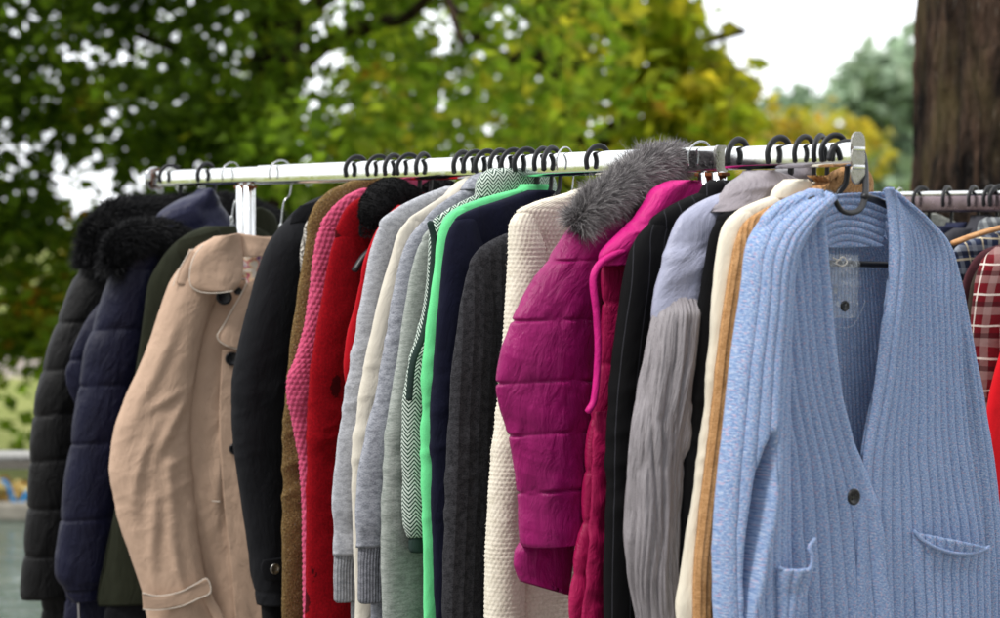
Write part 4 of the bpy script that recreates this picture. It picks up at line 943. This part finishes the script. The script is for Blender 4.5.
# clip ends of a skirt hanger beside the red top
# 11..15 sweatshirts
packed('sweatshirt', 'pale grey melange sweatshirt with ribbed cuff left of the off-white hoodie', 'sweatshirt', 460, [(186, 446), (196, 420), (210, 394), (224, 380), (245, 374), (275, 368), (320, 358), (370, 348), (410, 341), (450, 335), (500, 331), (560, 333), (700, 334)], m_ltgrey, .016, .019, sw=48, cuff=(556, m_ltgrey_rib, 603))
packed('hoodie', 'off-white fleece hoodie squeezed between the two grey sweatshirts', 'hoodie', 474, [(182, 462), (194, 446), (208, 424), (220, 408), (232, 400), (255, 394), (290, 384), (340, 372), (390, 362), (440, 356), (480, 354), (560, 356), (640, 358)], m_offwhite, .013, .016, sw=40,
       collar=[dict(name='hood', rows=[(176, 470, 486), (183, 458, 490), (195, 446, 492), (205, 440, 492)], b=.02, w=0)])
packed('sweatshirt', 'mid grey melange sweatshirt right of the off-white hoodie, its ribbed cuff in view', 'sweatshirt', 487, [(180, 482), (190, 462), (204, 440), (220, 424), (238, 411), (262, 402), (300, 394), (350, 385), (390, 378), (430, 368), (480, 359), (550, 357), (700, 358)], m_grey, .016, .02, sw=46, cuff=(548, m_grey_rib, 604),
       collar=[dict(rows=[(172, 478, 512), (180, 468, 516), (190, 462, 516)], b=.026)])
packed('pullover', 'green-tinged grey melange pullover left of the herringbone jacket', 'pullover', 501, [(196, 478), (210, 450), (226, 432), (240, 422), (262, 415), (300, 408), (350, 401), (400, 394), (450, 388), (520, 384), (580, 383), (640, 384), (700, 385)], m_greengrey, .015, .018, sw=46)
t, pl = packed('zip_jacket', 'green and white herringbone jacket with dark green edging beside the neon fleece', 'jacket', 514, [(184, 500), (200, 464), (212, 444), (222, 434), (240, 429), (270, 427), (310, 422), (350, 413), (380, 407), (440, 404), (500, 405), (545, 408)], m_herring.m, .014, .017, sw=34, cuff=(538, m_dkgreen, 553),
       collar=[dict(rows=[(168, 492, 540), (174, 482, 552), (184, 476, 556), (198, 474, 556)], b=.032, w=.0)])
sweep('edging', t, m_dkgreen, [pl.px(x, y, .032) for x, y in ((430, 222), (434, 240), (433, 265), (430, 300), (423, 335), (413, 362), (409, 400))], .006, n=60, sides=10, flat=.5)
# 16 neon fleece
packed('fleece_pullover', 'neon green fleece top showing as a narrow bright stripe', 'fleece', 528, [(188, 520), (193, 500), (200, 476), (210, 454), (222, 444), (240, 439), (270, 436), (310, 430), (350, 425), (400, 423), (500, 423), (600, 424), (690, 424)], m_neon, .012, .013, sw=30, inset=4,
       collar=[dict(rows=[(184, 520, 548), (192, 512, 552), (200, 508, 552)], b=.02)])
packed('velvet_jacket', 'navy velvet jacket between the neon fleece and the charcoal knit', 'jacket', 541, [(190, 528), (200, 500), (210, 470), (220, 455), (238, 448), (262, 445), (300, 441), (350, 436), (400, 433), (470, 432), (600, 433), (690, 433)], m_velvet, .018, .02, sw=48)
packed('fine_knit_cardigan', 'charcoal fine rib knit cardigan left of the cream chunky sweater', 'cardigan', 562, [(225, 530), (238, 496), (250, 478), (266, 469), (290, 463), (330, 457), (370, 452), (420, 450), (480, 448), (560, 445), (620, 443), (700, 443)], m_charknit, .02, .022, sw=44, inset=20)
# 19 cream chunky sweater
packed('chunky_sweater', 'cream chunky knit sweater left of the magenta puffer jacket', 'sweater', 600, [(184, 590), (193, 566), (202, 535), (212, 517), (226, 511), (250, 511), (300, 507), (350, 502), (400, 496), (450, 490), (510, 486), (570, 484), (700, 484)], m_cream, .026, .03, sw=40, inset=26, res=.0026,
       disps=moss(.0088, .008, .0023, sleeve_f(.006, 70, .5, .004)), dispb=moss(.0088, .008, .0023, drape(.01, 7, 1.0, 71)))
_t = bpy.data.objects['chunky_sweater']; fuzz(_t, [c for c in _t.children if c.name.startswith(('sleeve', 'body'))], fz_cream, 16000, .004)
# 20 magenta puffer
t, pl = garment('puffer_jacket', 'magenta quilted puffer jacket with grey faux fur trimmed hood', 'jacket', 668, 4)
tube('body', t, m_magpuff, pl, [(196, 640, 700), (212, 606, 712), (240, 592, 716), (290, 586, 720), (360, 584, 722), (450, 582, 724), (540, 582, 726), (640, 584, 728)], .035, 0, .005, None, quilt(.006, 81, .003,.35), seams=[262, 325, 388, 450, 515, 580])
tube('sleeve', t, m_magpuff, pl, [(202, 604, 634, {'b': .012}), (212, 586, 640, {'b': .026}), (228, 567, 638), (252, 549, 626), (285, 527, 610), (320, 510, 603), (350, 499, 601), (378, 494, 600), (400, 496, 597), (430, 504, 592), (460, 511, 588), (495, 515, 588), (530, 517, 587), (543, 518, 586), (547, 521, 584)], .036, .055, .0035, .0018, quilt(.0038, 83, .004, .4, .006), seams=[262, 322, 384, 436, 494], ex=2.05)
tube('inner_cuff', t, m_magpuff, pl, [(528, 534, 580), (543, 521, 577), (517, 554, 575, 560), (515, 565, 573, 578), (518, 575, 572, 590), (522, 582, 571, 596)], .018, .034, .003, None, sleeve_f(.005, 88, .4, .009), ex=2.1)
tube('hood', t, m_magpuff, pl, [(188, 640, 668), (196, 622, 684), (210, 608, 690), (235, 604, 690), (262, 608, 684)], .04, .03, .004, None, both(drape(.008, 10, 9, 85, .02), sleeve_f(.004, 86, .5, .006)))
fur_roll('fur_trim', t, f_grey, [(pl.px(578, 222, .08), .012), (pl.px(588, 210, .08), .02), (pl.px(608, 195, .075), .024), (pl.px(634, 178, .06), .027), (pl.px(656, 165, .04), .026), (pl.px(676, 160, .02), .018)], 60000, .032, 14, .0004, .35, .75, .12, 1.2, .6)
# 21 pink quilted vest
t, pl = garment('quilted_vest', 'crimson pink quilted vest with bright pink collar beside the magenta jacket', 'vest', 704)
tube('body', t, m_pinkpuff, pl, [(196, 690), (215, 668), (238, 640), (256, 610), (275, 600), (310, 602), (360, 600), (410, 592), (470, 586), (520, 583), (560, 575), (618, 570), (680, 570)], .026, 0, .0045, None, quilt(.005, 91, .003, .35), .8, seams=[300, 362, 418, 470, 522, 575, 625])
tube('collar', t, m_hotpink, pl, [(180, 672, 700), (188, 657, 708), (202, 648, 706), (222, 632, 700), (240, 612, 690), (256, 600, 680), (266, 598, 670)], .022, .022, .004, None, both(drape(.006, 14, 10, 93, .02), sleeve_f(.004, 94, .5, .008)))
sweep('armhole_piping', t, m_hotpink, [pl.px(x, y, .036) for x, y in ((640, 245), (612, 256), (598, 266), (593, 280), (596, 310), (598, 350), (594, 400), (588, 412))], .006, n=60, sides=10)
panel('pocket', t, m_pinkpuff, pl, [(596, 412, 618, 408), (592, 450, 616, 450), (590, 500, 612, 500), (586, 560, 610, 560), (580, 640, 608, 640)], .030, .008, .004, None, lambda U, V, T: .005*ridge(U*16, V*22, 96, 2), .004)
# 22 pinstripe blazer
t, pl = packed('blazer', 'black pinstripe blazer between the pink vest and the lavender blouse', 'blazer', 740, [(186, 722), (194, 696), (206, 670), (222, 650), (238, 638), (256, 630), (285, 624), (320, 619), (360, 614), (420, 609), (500, 607), (600, 605), (690, 605)], m_pinstripe.m, .026, .028, sw=54, inset=24,
               collar=[dict(rows=[(180, 712, 744), (186, 704, 750), (198, 698, 752), (210, 694, 752)], b=.024, w=.005)])
# 23 silver pleated blouse
t, pl = garment('pleated_blouse', 'lavender grey satin blouse with crinkled pleats and taupe collar', 'blouse', 776)
def pleats(seed):
    def f(U, V, T, *a):
        w = .7*vnoise(V*6, U*6, seed)+1.2*vnoise(V*2.2, U*3, seed+1)
        g = np.abs(vnoise(U*70+w*1.6, V*5+w, seed+2))**.8+.5*np.abs(vnoise(U*150+w*2, V*9+w, seed+3))
        return .008*g+.007*vnoise(U*16+w, V*1.3, seed+5)*np.clip(T*4, 0, 1)
    return f
tube('body', t, m_pleat, pl, [(240, 716), (262, 700), (300, 692), (360, 680), (420, 674), (480, 670), (560, 668), (620, 670), (700, 670)], .022, -.008, .0016, .004, pleats(101))
tube('sleeve', t, m_pleat, pl, [(290, 672, 694, {'b': .01, 'w': .006}), (316, 659, 697), (350, 651, 696), (390, 643, 691), (430, 636, 686), (480, 631, 681), (530, 630, 679), (570, 633, 678), (600, 638, 678), (640, 645, 680), (690, 652, 684)], .032, .022, .0012, .004, pleats(103), ex=2.2)
tube('yoke', t, m_lav, pl, [(188, 738, 800), (196, 712, 806), (206, 692, 808), (220, 676, 808), (240, 668, 806), (265, 663, 780, {'w': .012}), (658, 292, 762, 280), (655, 318, 750, 296), (655, 323, 746, 301)], .034, .008, .004, None, both(drape(.006, 10, 4, 105, .05), sleeve_f(.004, 106, .6, .009)), ex=2.2)
tube('collar', t, m_taupe, pl, [(170, 752, 765), (175, 744, 788), (183, 732, 800), (192, 722, 800), (202, 712, 790), (212, 706, 776)], .034, .022, .003, None, both(drape(.008, 13, 14, 107, .02), sleeve_f(.006, 108, .4, .012)))
tube('collar', t, m_taupe, pl, [(166, 792, 808), (172, 780, 812), (182, 774, 814), (196, 772, 812)], .025, -.01, .003, None, both(drape(.008, 16, 14, 109, .02), sleeve_f(.005, 110, .4, .01)))
# 24 black jersey, 25 cream, 26 camel
packed('jersey_dress', 'plain black jersey dress between the pleated blouse and the cream fleece', 'dress', 798, [(186, 796), (196, 768), (208, 734), (218, 718), (232, 710), (260, 703), (300, 697), (350, 691), (400, 688), (460, 684), (520, 680), (580, 677), (690, 678)], m_blackknit, .02, .022, sw=50, inset=20)
packed('fleece_jacket', 'soft cream fleece jacket left of the camel ribbed knit', 'jacket', 810, [(182, 812), (190, 790), (200, 760), (212, 736), (226, 724), (250, 717), (290, 712), (340, 708), (400, 702), (450, 697), (500, 690), (560, 680), (618, 673), (690, 672)], m_creamsoft, .019, .021, sw=44, inset=10,
       collar=[dict(rows=[(179, 786, 806), (184, 778, 812), (192, 772, 816), (200, 770, 816)], b=.02, w=.004)])
t, pl = packed('ribbed_sweater', 'camel ribbed knit sweater directly behind the blue cardigan', 'sweater', 822, [(176, 838), (186, 812), (197, 790), (210, 762), (222, 745), (236, 737), (262, 731), (300, 725), (350, 718), (400, 713), (460, 706), (520, 699), (580, 694), (690, 693)], m_camel, .017, .019, sw=44, inset=10, res=.003, resv=.006,
       disps=ribs(.009, .002, sleeve_f(.003, 120, .5, .003)), dispb=ribs(.009, .002, drape(.005, 9, 1, 121)),
       collar=[dict(rows=[(166, 846, 860), (172, 832, 868), (182, 818, 872), (194, 806, 872)], b=.022, w=-.004, disp=ribs(.006, .002))])
# ------------------------------------------------------------------ blue cardigan at the near end
t, pl = garment('cardigan', 'blue heathered rib knit cardigan with one dark button, nearest on the rail', 'cardigan', 856, 4)
RP = .0125
def cwave(amp, seed, fu=7, fv=1.2): return lambda U, V, T, *a: amp*vnoise(U*fu, V*fv, seed)+.0012*fbm(U*40, V*22, seed+2, 3)+.5*amp*vnoise(U*fu*2.2+V, V*2.4, seed+3)
def crib(n_or_p, depth=.0058, base=None, bynum=False):
    def f(U, V, T, *a):
        # T is 0..1 across the panel when bynum
        ph = T*n_or_p if bynum else U/n_or_p
        ph = ph+.06*vnoise(V*20, U*30, 5)
        d = depth*(np.abs(np.sin(PI*ph))**.55-1)
        return d+(base(U, V, T, *a) if base else 0)
    return f
RU, RV = .0016, .004
# back
panel('back', t, m_cardi.m, pl, [(236, 806, 884), (262, 790, 905), (320, 780, 915), (420, 776, 925), (520, 772, 935), (640, 770, 940), (760, 770, 940)], -.035, 0, RU, RV, crib(12, .002, cwave(.004, 201), True) if 0 else crib(RP*.8, .0022, cwave(.004, 201)), .004)
panel('back_collar', t, m_cardi.m, pl, [(806, 196, 884, 192), (808, 206, 882, 203), (811, 222, 880, 220), (813, 238, 878, 236), (814, 248, 878, 247)], -.02, 0, .003, .0014,
      lambda U, V, T: .004*(np.abs(np.sin(PI*(V+.018*np.sin(PI*T))/.0115))**.45-1)+.012*(1-np.sin(PI*T))+.002*fbm(U*30, V*30, 7), .004)
# left front (viewer's left), laps over; ribs fan with its edges
gap = lambda y: 0
lf = [(802, 193, 807, 190), (776, 206, 810, 205), (762, 222, 812, 230), (758, 250, 815, 262), (760, 290, 819, 305), (764, 340, 824, 352), (770, 390, 832, 398), (776, 430, 844, 440), (780, 462, 853, 468), (782, 500, 861, 500), (783, 540, 868, 540), (784, 580, 872, 580), (785, 625, 876, 625), (786, 700, 880, 700), (788, 760, 884, 760)]
def wl(tt, T, py): return .03*np.sin(PI*np.clip(tt*1.0, 0, 1)*.5)**.6-.006+.010*np.exp(-((tt-.93)/.09)**2)*np.clip((500-py)/150, 0, 1)+.018*np.clip((tt-.8)/.2, 0, 1)*np.clip((py-440)/60, 0, 1)
panel('left_front', t, m_cardi.m, pl, lf, .012, 0, RU, RV, crib(8, .007, cwave(.007, 203, 8, 1.6), True), .005, wfun=wl)
rf_ = [(874, 188, 890, 192), (876, 200, 925, 222), (878, 222, 944, 243), (879, 250, 951, 264), (876, 290, 953, 296), (871, 330, 956, 335), (866, 370, 959, 376), (860, 405, 962, 412), (854, 432, 965, 442), (850, 455, 969, 470), (848, 485, 975, 505), (846, 530, 981, 545), (846, 580, 985, 590), (846, 640, 988, 640), (846, 760, 990, 760)]
def wr_(tt, T, py): return .024*np.sin(PI*np.clip(1-tt, 0, 1)*.5)**.6+.012*np.exp(-((tt-.12)/.12)**2)*np.clip((430-py)/150, 0, 1)
panel('right_front', t, m_cardi.m, pl, rf_, .006, 0, RU, RV, crib(12.5, .007, cwave(.008, 205, 7, 1.4), True), .005, wfun=wr_)
# shoulders roll over the hanger: left and right sleeves
def slit(U, V, T, *a): return 0
sl = [(810, 190, 814, 204), (793, 199, 802, 222), (777, 209, 792, 240), (760, 224, 785, 262), (748, 250, 783, 285), (743, 285, 783, 312), (738, 325, 783, 345), (732, 365, 784, 380), (728, 400, 785, 412), (723, 436, 786, 440), (719, 470, 787, 474), (716, 510, 788, 512), (714, 550, 789, 550), (714, 590, 791, 590), (717, 640, 793, 640), (720, 690, 793, 690)]
def wsl(tt, T, py):
    a = .045*np.sin(PI*np.clip(tt, 0, 1))**.55
    c = np.interp(py, [420, 445, 480, 530, 575, 610], [.46, .43, .38, .30, .24, .2])
    wdt = np.interp(py, [425, 445, 480, 520, 560, 600], [.02, .07, .09, .08, .06, .03])
    amp = np.interp(py, [428, 445, 480, 530, 580, 620], [0, .045, .09, .085, .05, .02])
    q = (tt-c)/wdt
    return a-amp*np.exp(-np.abs(q)**3)+.010*np.exp(-((tt-c-wdt*1.5)/.08)**2)*np.clip((py-425)/70, 0, 1)+.006*np.exp(-((tt-c)/.1)**2)*np.clip((py-330)/90, 0, 1)*np.clip((500-py)/70, 0, 1)
panel('left_sleeve', t, m_cardi.m, pl, sl, .004, 0, RU, RV, crib(7.5, .0066, cwave(.006, 207, 9, 2), True), .006, wfun=wsl)
sr_ = [(932, 234, 936, 238), (940, 244, 947, 254), (945, 262, 956, 280), (948, 290, 965, 312), (953, 335, 972, 352), (958, 380, 980, 395), (962, 420, 986, 432), (966, 460, 992, 470), (970, 500, 996, 508), (972, 540, 1000, 545), (974, 590, 1003, 592), (974, 640, 1004, 640), (974, 690, 1003, 690)]
panel('right_sleeve', t, m_cardi.m, pl, sr_, -.03, .016, RU, RV, crib(4, .0056, cwave(.005, 209), True), .006)
# back faces so the garment is closed from behind
panel('back_yoke', t, m_cardi.m, pl, [(804, 194, 892, 192), (778, 214, 930, 232), (760, 236, 944, 262), (750, 270, 950, 300), (740, 360, 965, 370), (726, 480, 984, 480), (722, 600, 994, 600), (722, 760, 994, 760)], -.045, -.01, .004, .008, crib(24, .003, None, True), .004)
# pockets
pk = [(916, 539, 988, 550), (916, 560, 989, 562), (917, 590, 990, 592), (918, 640, 991, 640), (920, 690, 992, 690)]
def arcw(tt, T, py): return .004+0*tt
def rpocket(pts, lip, name, nr, w):
    p = panel(name, t, m_cardi.m, pl, pts, w, .006, RU, RV, crib(nr, .007, cwave(.003, 215), True), .005, wfun=lambda tt, T, py: .012*np.clip(1-T*5, 0, 1)*np.sin(PI*tt))
    sweep('pocket_lip', p, m_cardi.m, [pl.px(x, y, w+ww) for x, y, ww in lip], .0032, n=50, sides=8)
    # pocket lip is a sub-part
rpocket([(914, 532, 990, 548), (914, 548, 990, 556), (915, 575, 990, 580), (917, 610, 991, 612), (918, 690, 992, 690)], [(914, 531, .003), (922, 540, .010), (936, 548, .016), (952, 553, .018), (970, 554, .016), (982, 551, .01), (989, 547, .004)], 'right_pocket', 9, .036)
rpocket([(779, 569, 812, 566), (779, 580, 808, 580), (780, 600, 804, 600), (780, 625, 800, 622), (781, 690, 800, 690)], [(779, 568, .002), (790, 572, .008), (802, 573, .013), (811, 567, .015), (812, 556, .014), (809, 548, .01), (815, 539, .004)], 'left_pocket', 3.5, .052)
button(t, pl, 854, 497, .066, 8.5)
fuzz(t, [c for c in t.children if c.name.split('.')[0] in ('left_front', 'right_front', 'left_sleeve', 'right_sleeve', 'back_collar', 'left_pocket', 'right_pocket')], fz_blue, 60000, .0045)
# spare-button bag hanging inside the neck
tb = thing('button_bag', 'small clear plastic bag with spare button inside the blue cardigan', 'plastic bag', tuple(pl.px(843, 252, -.01)))
panel('pouch', tb, clear.m, pl, [(829, 254, 858, 255), (830, 275, 858, 275), (831, 300, 857, 300), (832, 318, 856, 318)], -.004, .006, .002, None, lambda U, V, T: .006*ridge(U*45, V*30, 221, 3), .0006)
b = MB(); c = pl.px(845, 306, .004); rr = .0085
b.disc(c, (pl.u, ZUP, pl.w), rr, .0016, 24); b.build('spare_button', darkbtn, tb)
b = MB(); b.tube([pl.px(x, y, -.004+.003*math.sin(i*2)) for i, (x, y) in enumerate(((833, 258), (838, 260), (843, 257), (847, 262), (842, 266), (836, 263), (841, 259)))], .0012, n=70, sides=6); b.build('yarn', thread, tb)
b = MB(); b.tube([pl.px(x, y, -.006) for x, y in ((831, 316), (834, 324), (843, 328), (853, 325), (860, 314), (866, 300))], .0009, n=40, sides=6); b.build('loop', clear.m, tb)

# ------------------------------------------------------------------ hangers on the main rail
g = 'black plastic hangers hooked over the rail'
hg = [(171, 'holding the black hooded down coat at the far left end', 12), (207, 'holding the navy down jacket', 12), (357, 'holding the charcoal raincoat, first of the five left of centre', 4), (379, 'holding the brown tweed cardigan', 0), (394, 'holding the rose pink chunky sweater', 0), (409, 'holding the red felt coat', 0), (424, 'holding the bright red jersey top', 0),
      (463, 'holding the pale grey sweatshirt', 0), (475, 'holding the off-white hoodie', 0), (487, 'holding the mid grey sweatshirt', 0), (500, 'holding the green-tinged grey pullover', 0), (513, 'holding the herringbone jacket', 0), (526, 'holding the neon green fleece', 0), (543, 'holding the navy velvet jacket', 0),
      (598, 'holding the cream chunky sweater', 0), (738, 'holding the black pinstripe blazer', 0), (779, 'holding the pleated lavender blouse', 0), (804, 'holding the plain black jersey dress', 0), (820, 'holding the cream fleece jacket', 0), (834, 'holding the camel ribbed sweater', 0)]
for px, lb, yw in hg: hanger(px, 'black plastic hanger '+lb, yaw=yw, neck=.085, width=.17, drop=.10)
hanger(552, 'thin black hanger holding the charcoal fine knit cardigan', neck=.11, width=.16, drop=.11, group=g)
hanger(232, 'zinc wire hanger holding the olive jacket behind the trench coat', kind='wire', yaw=14, neck=.1, width=.17, group=None)
hanger(281, 'zinc wire hanger with twisted neck holding the beige trench coat', kind='wire', yaw=24, neck=.118, width=.16, drop=.06, group=None)
hanger(565, 'thin wire hook of the hanger behind the cream sweater', kind='wire', neck=.1, width=.12, group=None)
hanger(664, 'wire hook hanger holding the magenta puffer jacket under its fur', kind='wire', neck=.1, width=.15, group=None)
hanger(700, 'varnished wooden hanger holding the pink quilted vest', kind='wood', neck=.1, width=.17, drop=.08, group=None)
# the cardigan's own hanger
pl2 = Plane(856, 4); o = pl2.rail
t = thing('coat_hanger', 'black plastic hanger with swan neck hook holding the blue cardigan at the rail end', 'clothes hanger', (o[0], o[1], RAIL_Z), g)
hk = [(829, 160, -.034), (832, 150, -.034), (839, 144, -.034), (849, 142, -.034), (858, 145, -.03), (863.5, 156, -.022), (865.5, 176, 0), (865, 197, .022), (860, 209, .032), (850, 213, .036), (841, 210, .036), (836, 202, .036), (831.5, 194, .036), (825, 193, .036), (808, 200, .03)]
sweep('hook', t, blackplastic, [pl2.px(x, y, w) for x, y, w in hk], .0052, n=120, sides=14, flat=.8, up=RDIR)
b = MB(); b.tube([pl2.px(x, y, w) for x, y, w in ((812, 199, .033), (800, 208, .008), (786, 222, -.012), (772, 244, -.018))], .006, n=24, sides=12); b.build('shoulder_arm', blackplastic, t); b = MB()
b.tube([pl2.px(x, y, w) for x, y, w in ((864, 196, .026), (880, 202, .01), (905, 215, .004), (930, 234, 0))], .006, n=24, sides=12); b.build('shoulder_arm', blackplastic, t)
b = MB(); b.tube([pl2.px(x, y, -.02) for x, y in ((770, 262), (845, 263.5), (925, 266))], .005, n=8, sides=12); b.build('trouser_bar', blackplastic, t)

# ------------------------------------------------------------------ second rack: hangers and clothes
for px, lb in ((888, 'leftmost on the second rail, right beside the cardigan shoulder'), (921, 'second hook from the left on the second rail'), (947, 'third hook on the second rail, above the navy collar'), (973, 'fourth hook on the second rail'), (990, 'fifth hook on the second rail'), (998, 'on the second rail at the right edge, over the plaid shirts')):
    hanger(px, 'black plastic hanger '+lb, base=RAIL2_N, group='black hangers on the second rail', neck=.10, width=.16)
for i, px in enumerate((1040, 1068, 1095)): hanger(px, 'black plastic hanger on the second rail beyond the right edge', base=RAIL2_N, group='black hangers on the second rail', neck=.10, width=.16)
hanger(899, 'small wire hook near the left end of the second rail', base=RAIL2_N, kind='wire', group=None, neck=.10, width=.14)
def side(name, label, cat, px, rows, mat, b=.02, collar=None, seed=300, sleeve=None, disp=None):
    t, pl = garment(name, label, cat, px, 0, RAIL2_N)
    tube('body', t, mat, pl, rows, b, 0, .005, None, disp or drape(.006, 10, 1.3, seed), ex=2.5)
    if collar: tube('collar', t, collar[1], pl, collar[0], .028, .01, .004, None, both(drape(.006, 14, 12, seed+1, .02)))
    if sleeve: tube('sleeve', t, mat, pl, sleeve, .035, .02, .004, None, sleeve_f(.006, seed+2, .5, .008))
    return t, pl
m_gknit = melange('silver_grey_knit', '#a9aba6', '#84867f'); m_navyc = cloth('navy_cotton', '#2a2e46'); m_dgrey = cloth('dark_grey_wool', '#3b3b41')
p_blue = plaid('blue_white_plaid', '#26304a', [('u', .045, 0, .012, '#a9b0ba', .32), ('v', .045, .2, .012, '#a9b0ba', .32), ('u', .045, .5, .004, '#d8c9a8', .7), ('v', .045, .6, .004, '#d8c9a8', .7), ('v', .045, .4, .008, '#0f1322', .7)])
p_grey = plaid('grey_white_check', '#585b5f', [('u', .02, 0, .009, '#9fa3a3', .5), ('v', .02, 0, .009, '#3d4044', .5)])
p_red = plaid('dark_red_check', '#640d18', [('u', .062, .1, .016, '#a08a86', .38), ('v', .062, .3, .016, '#a08a86', .38), ('u', .062, .55, .004, '#d9cfc6', .8), ('v', .062, .7, .004, '#d9cfc6', .8), ('v', .062, .05, .01, '#2a0a10', .6)])
m_maroon = cloth('maroon_brown_cotton', '#4c2a30'); m_brown = cloth('dark_brown_wool', '#39322b'); m_redbright = cloth('scarlet_jersey', '#d0141f')
side('knit_pullover', 'silver grey loop knit pullover behind the blue cardigan shoulder', 'pullover', 912, [(213, 895, 935), (222, 870, 955), (238, 850, 975), (280, 842, 985), (500, 840, 990), (700, 840, 990)], m_gknit, .02, None, 300, disp=moss(.012, .01, .003))
side('shirt_jacket', 'navy cotton jacket on the second rail, its collar above the cardigan shoulder', 'jacket', 950, [(226, 930, 975), (240, 905, 990), (262, 885, 1010), (320, 878, 1020), (700, 875, 1022)], m_navyc, .02, ([(222, 952, 962), (226, 946, 966), (236, 945, 966), (248, 944, 966)], m_navyc), 310)
side('wool_coat', 'dark grey wool coat on the second rail with its lapel standing up', 'coat', 975, [(228, 955, 1000), (244, 930, 1015), (262, 905, 1035), (320, 898, 1045), (700, 895, 1045)], m_dgrey, .02, ([(215, 978, 984), (221, 972, 988), (232, 965, 988), (246, 955, 988)], m_dgrey), 320)
side('check_shirt', 'grey and white checked shirt collar at the right edge of the second rail', 'shirt', 1000, [(226, 985, 1035), (244, 965, 1050), (265, 940, 1065), (320, 935, 1075), (700, 930, 1075)], p_grey.m, .018, ([(217, 990, 1010), (222, 984, 1015), (232, 981, 1018), (242, 980, 1018)], p_grey.m), 330)
side('flannel_shirt', 'blue and white plaid flannel shirt over a wooden hanger on the second rail', 'shirt', 1040, [(229, 1010, 1070), (236, 985, 1090), (246, 958, 1110), (262, 950, 1120), (320, 952, 1130), (700, 950, 1135)], p_blue.m, .02, None, 340)
tw = thing('coat_hanger', 'pale wooden hanger along the shoulder of the blue plaid shirt', 'clothes hanger', tuple(rail_point(1040, RAIL2_N)))
plw = Plane(1040, 0, RAIL2_N); b = MB(); b.tube([plw.px(x, y, .024) for x, y in ((1040, 222), (1000, 228), (975, 235), (953, 243))], .007, n=24, sides=12, flat=.8); b.build('shoulders', wood.m, tw)
sweep('hook', tw, wire, [plw.pt(u, RAIL2_Z+z).reshape(3) for u, z in HOOK], .002, n=50, sides=8)
side('cotton_jacket', 'maroon brown cotton jacket between the blue plaid and red check shirts', 'jacket', 1056, [(238, 1030, 1090), (250, 985, 1110), (262, 972, 1120), (285, 963, 1130), (330, 960, 1135), (700, 958, 1140)], m_maroon, .016, None, 350)
side('wool_jacket', 'dark brown wool jacket just left of the red check shirt', 'jacket', 1070, [(238, 1040, 1110), (250, 1000, 1125), (262, 984, 1135), (290, 972, 1145), (340, 968, 1150), (700, 966, 1155)], m_brown, .016, None, 360)
side('check_shirt', 'dark red checked flannel shirt at the right edge on the second rail', 'shirt', 1085, [(236, 1050, 1115), (246, 1012, 1130), (262, 990, 1140), (300, 986, 1150), (400, 986, 1160), (700, 986, 1165)], p_red.m, .024, None, 370,
     [(246, 998, 1030, {'b': .02}), (262, 984, 1030), (285, 976, 1026), (320, 972, 1020), (360, 973, 1016), (400, 976, 1014), (440, 980, 1014), (520, 984, 1014), (600, 988, 1016)])
side('scarlet_shirt', 'scarlet jersey top at the lower right edge in front of the red check shirt', 'top', 1118, [(262, 1070, 1150), (285, 1040, 1165), (320, 1012, 1175), (345, 1003, 1180), (380, 994, 1180), (420, 988, 1180), (480, 985, 1180), (560, 985, 1180), (700, 985, 1180)], m_redbright, .03, None, 380)
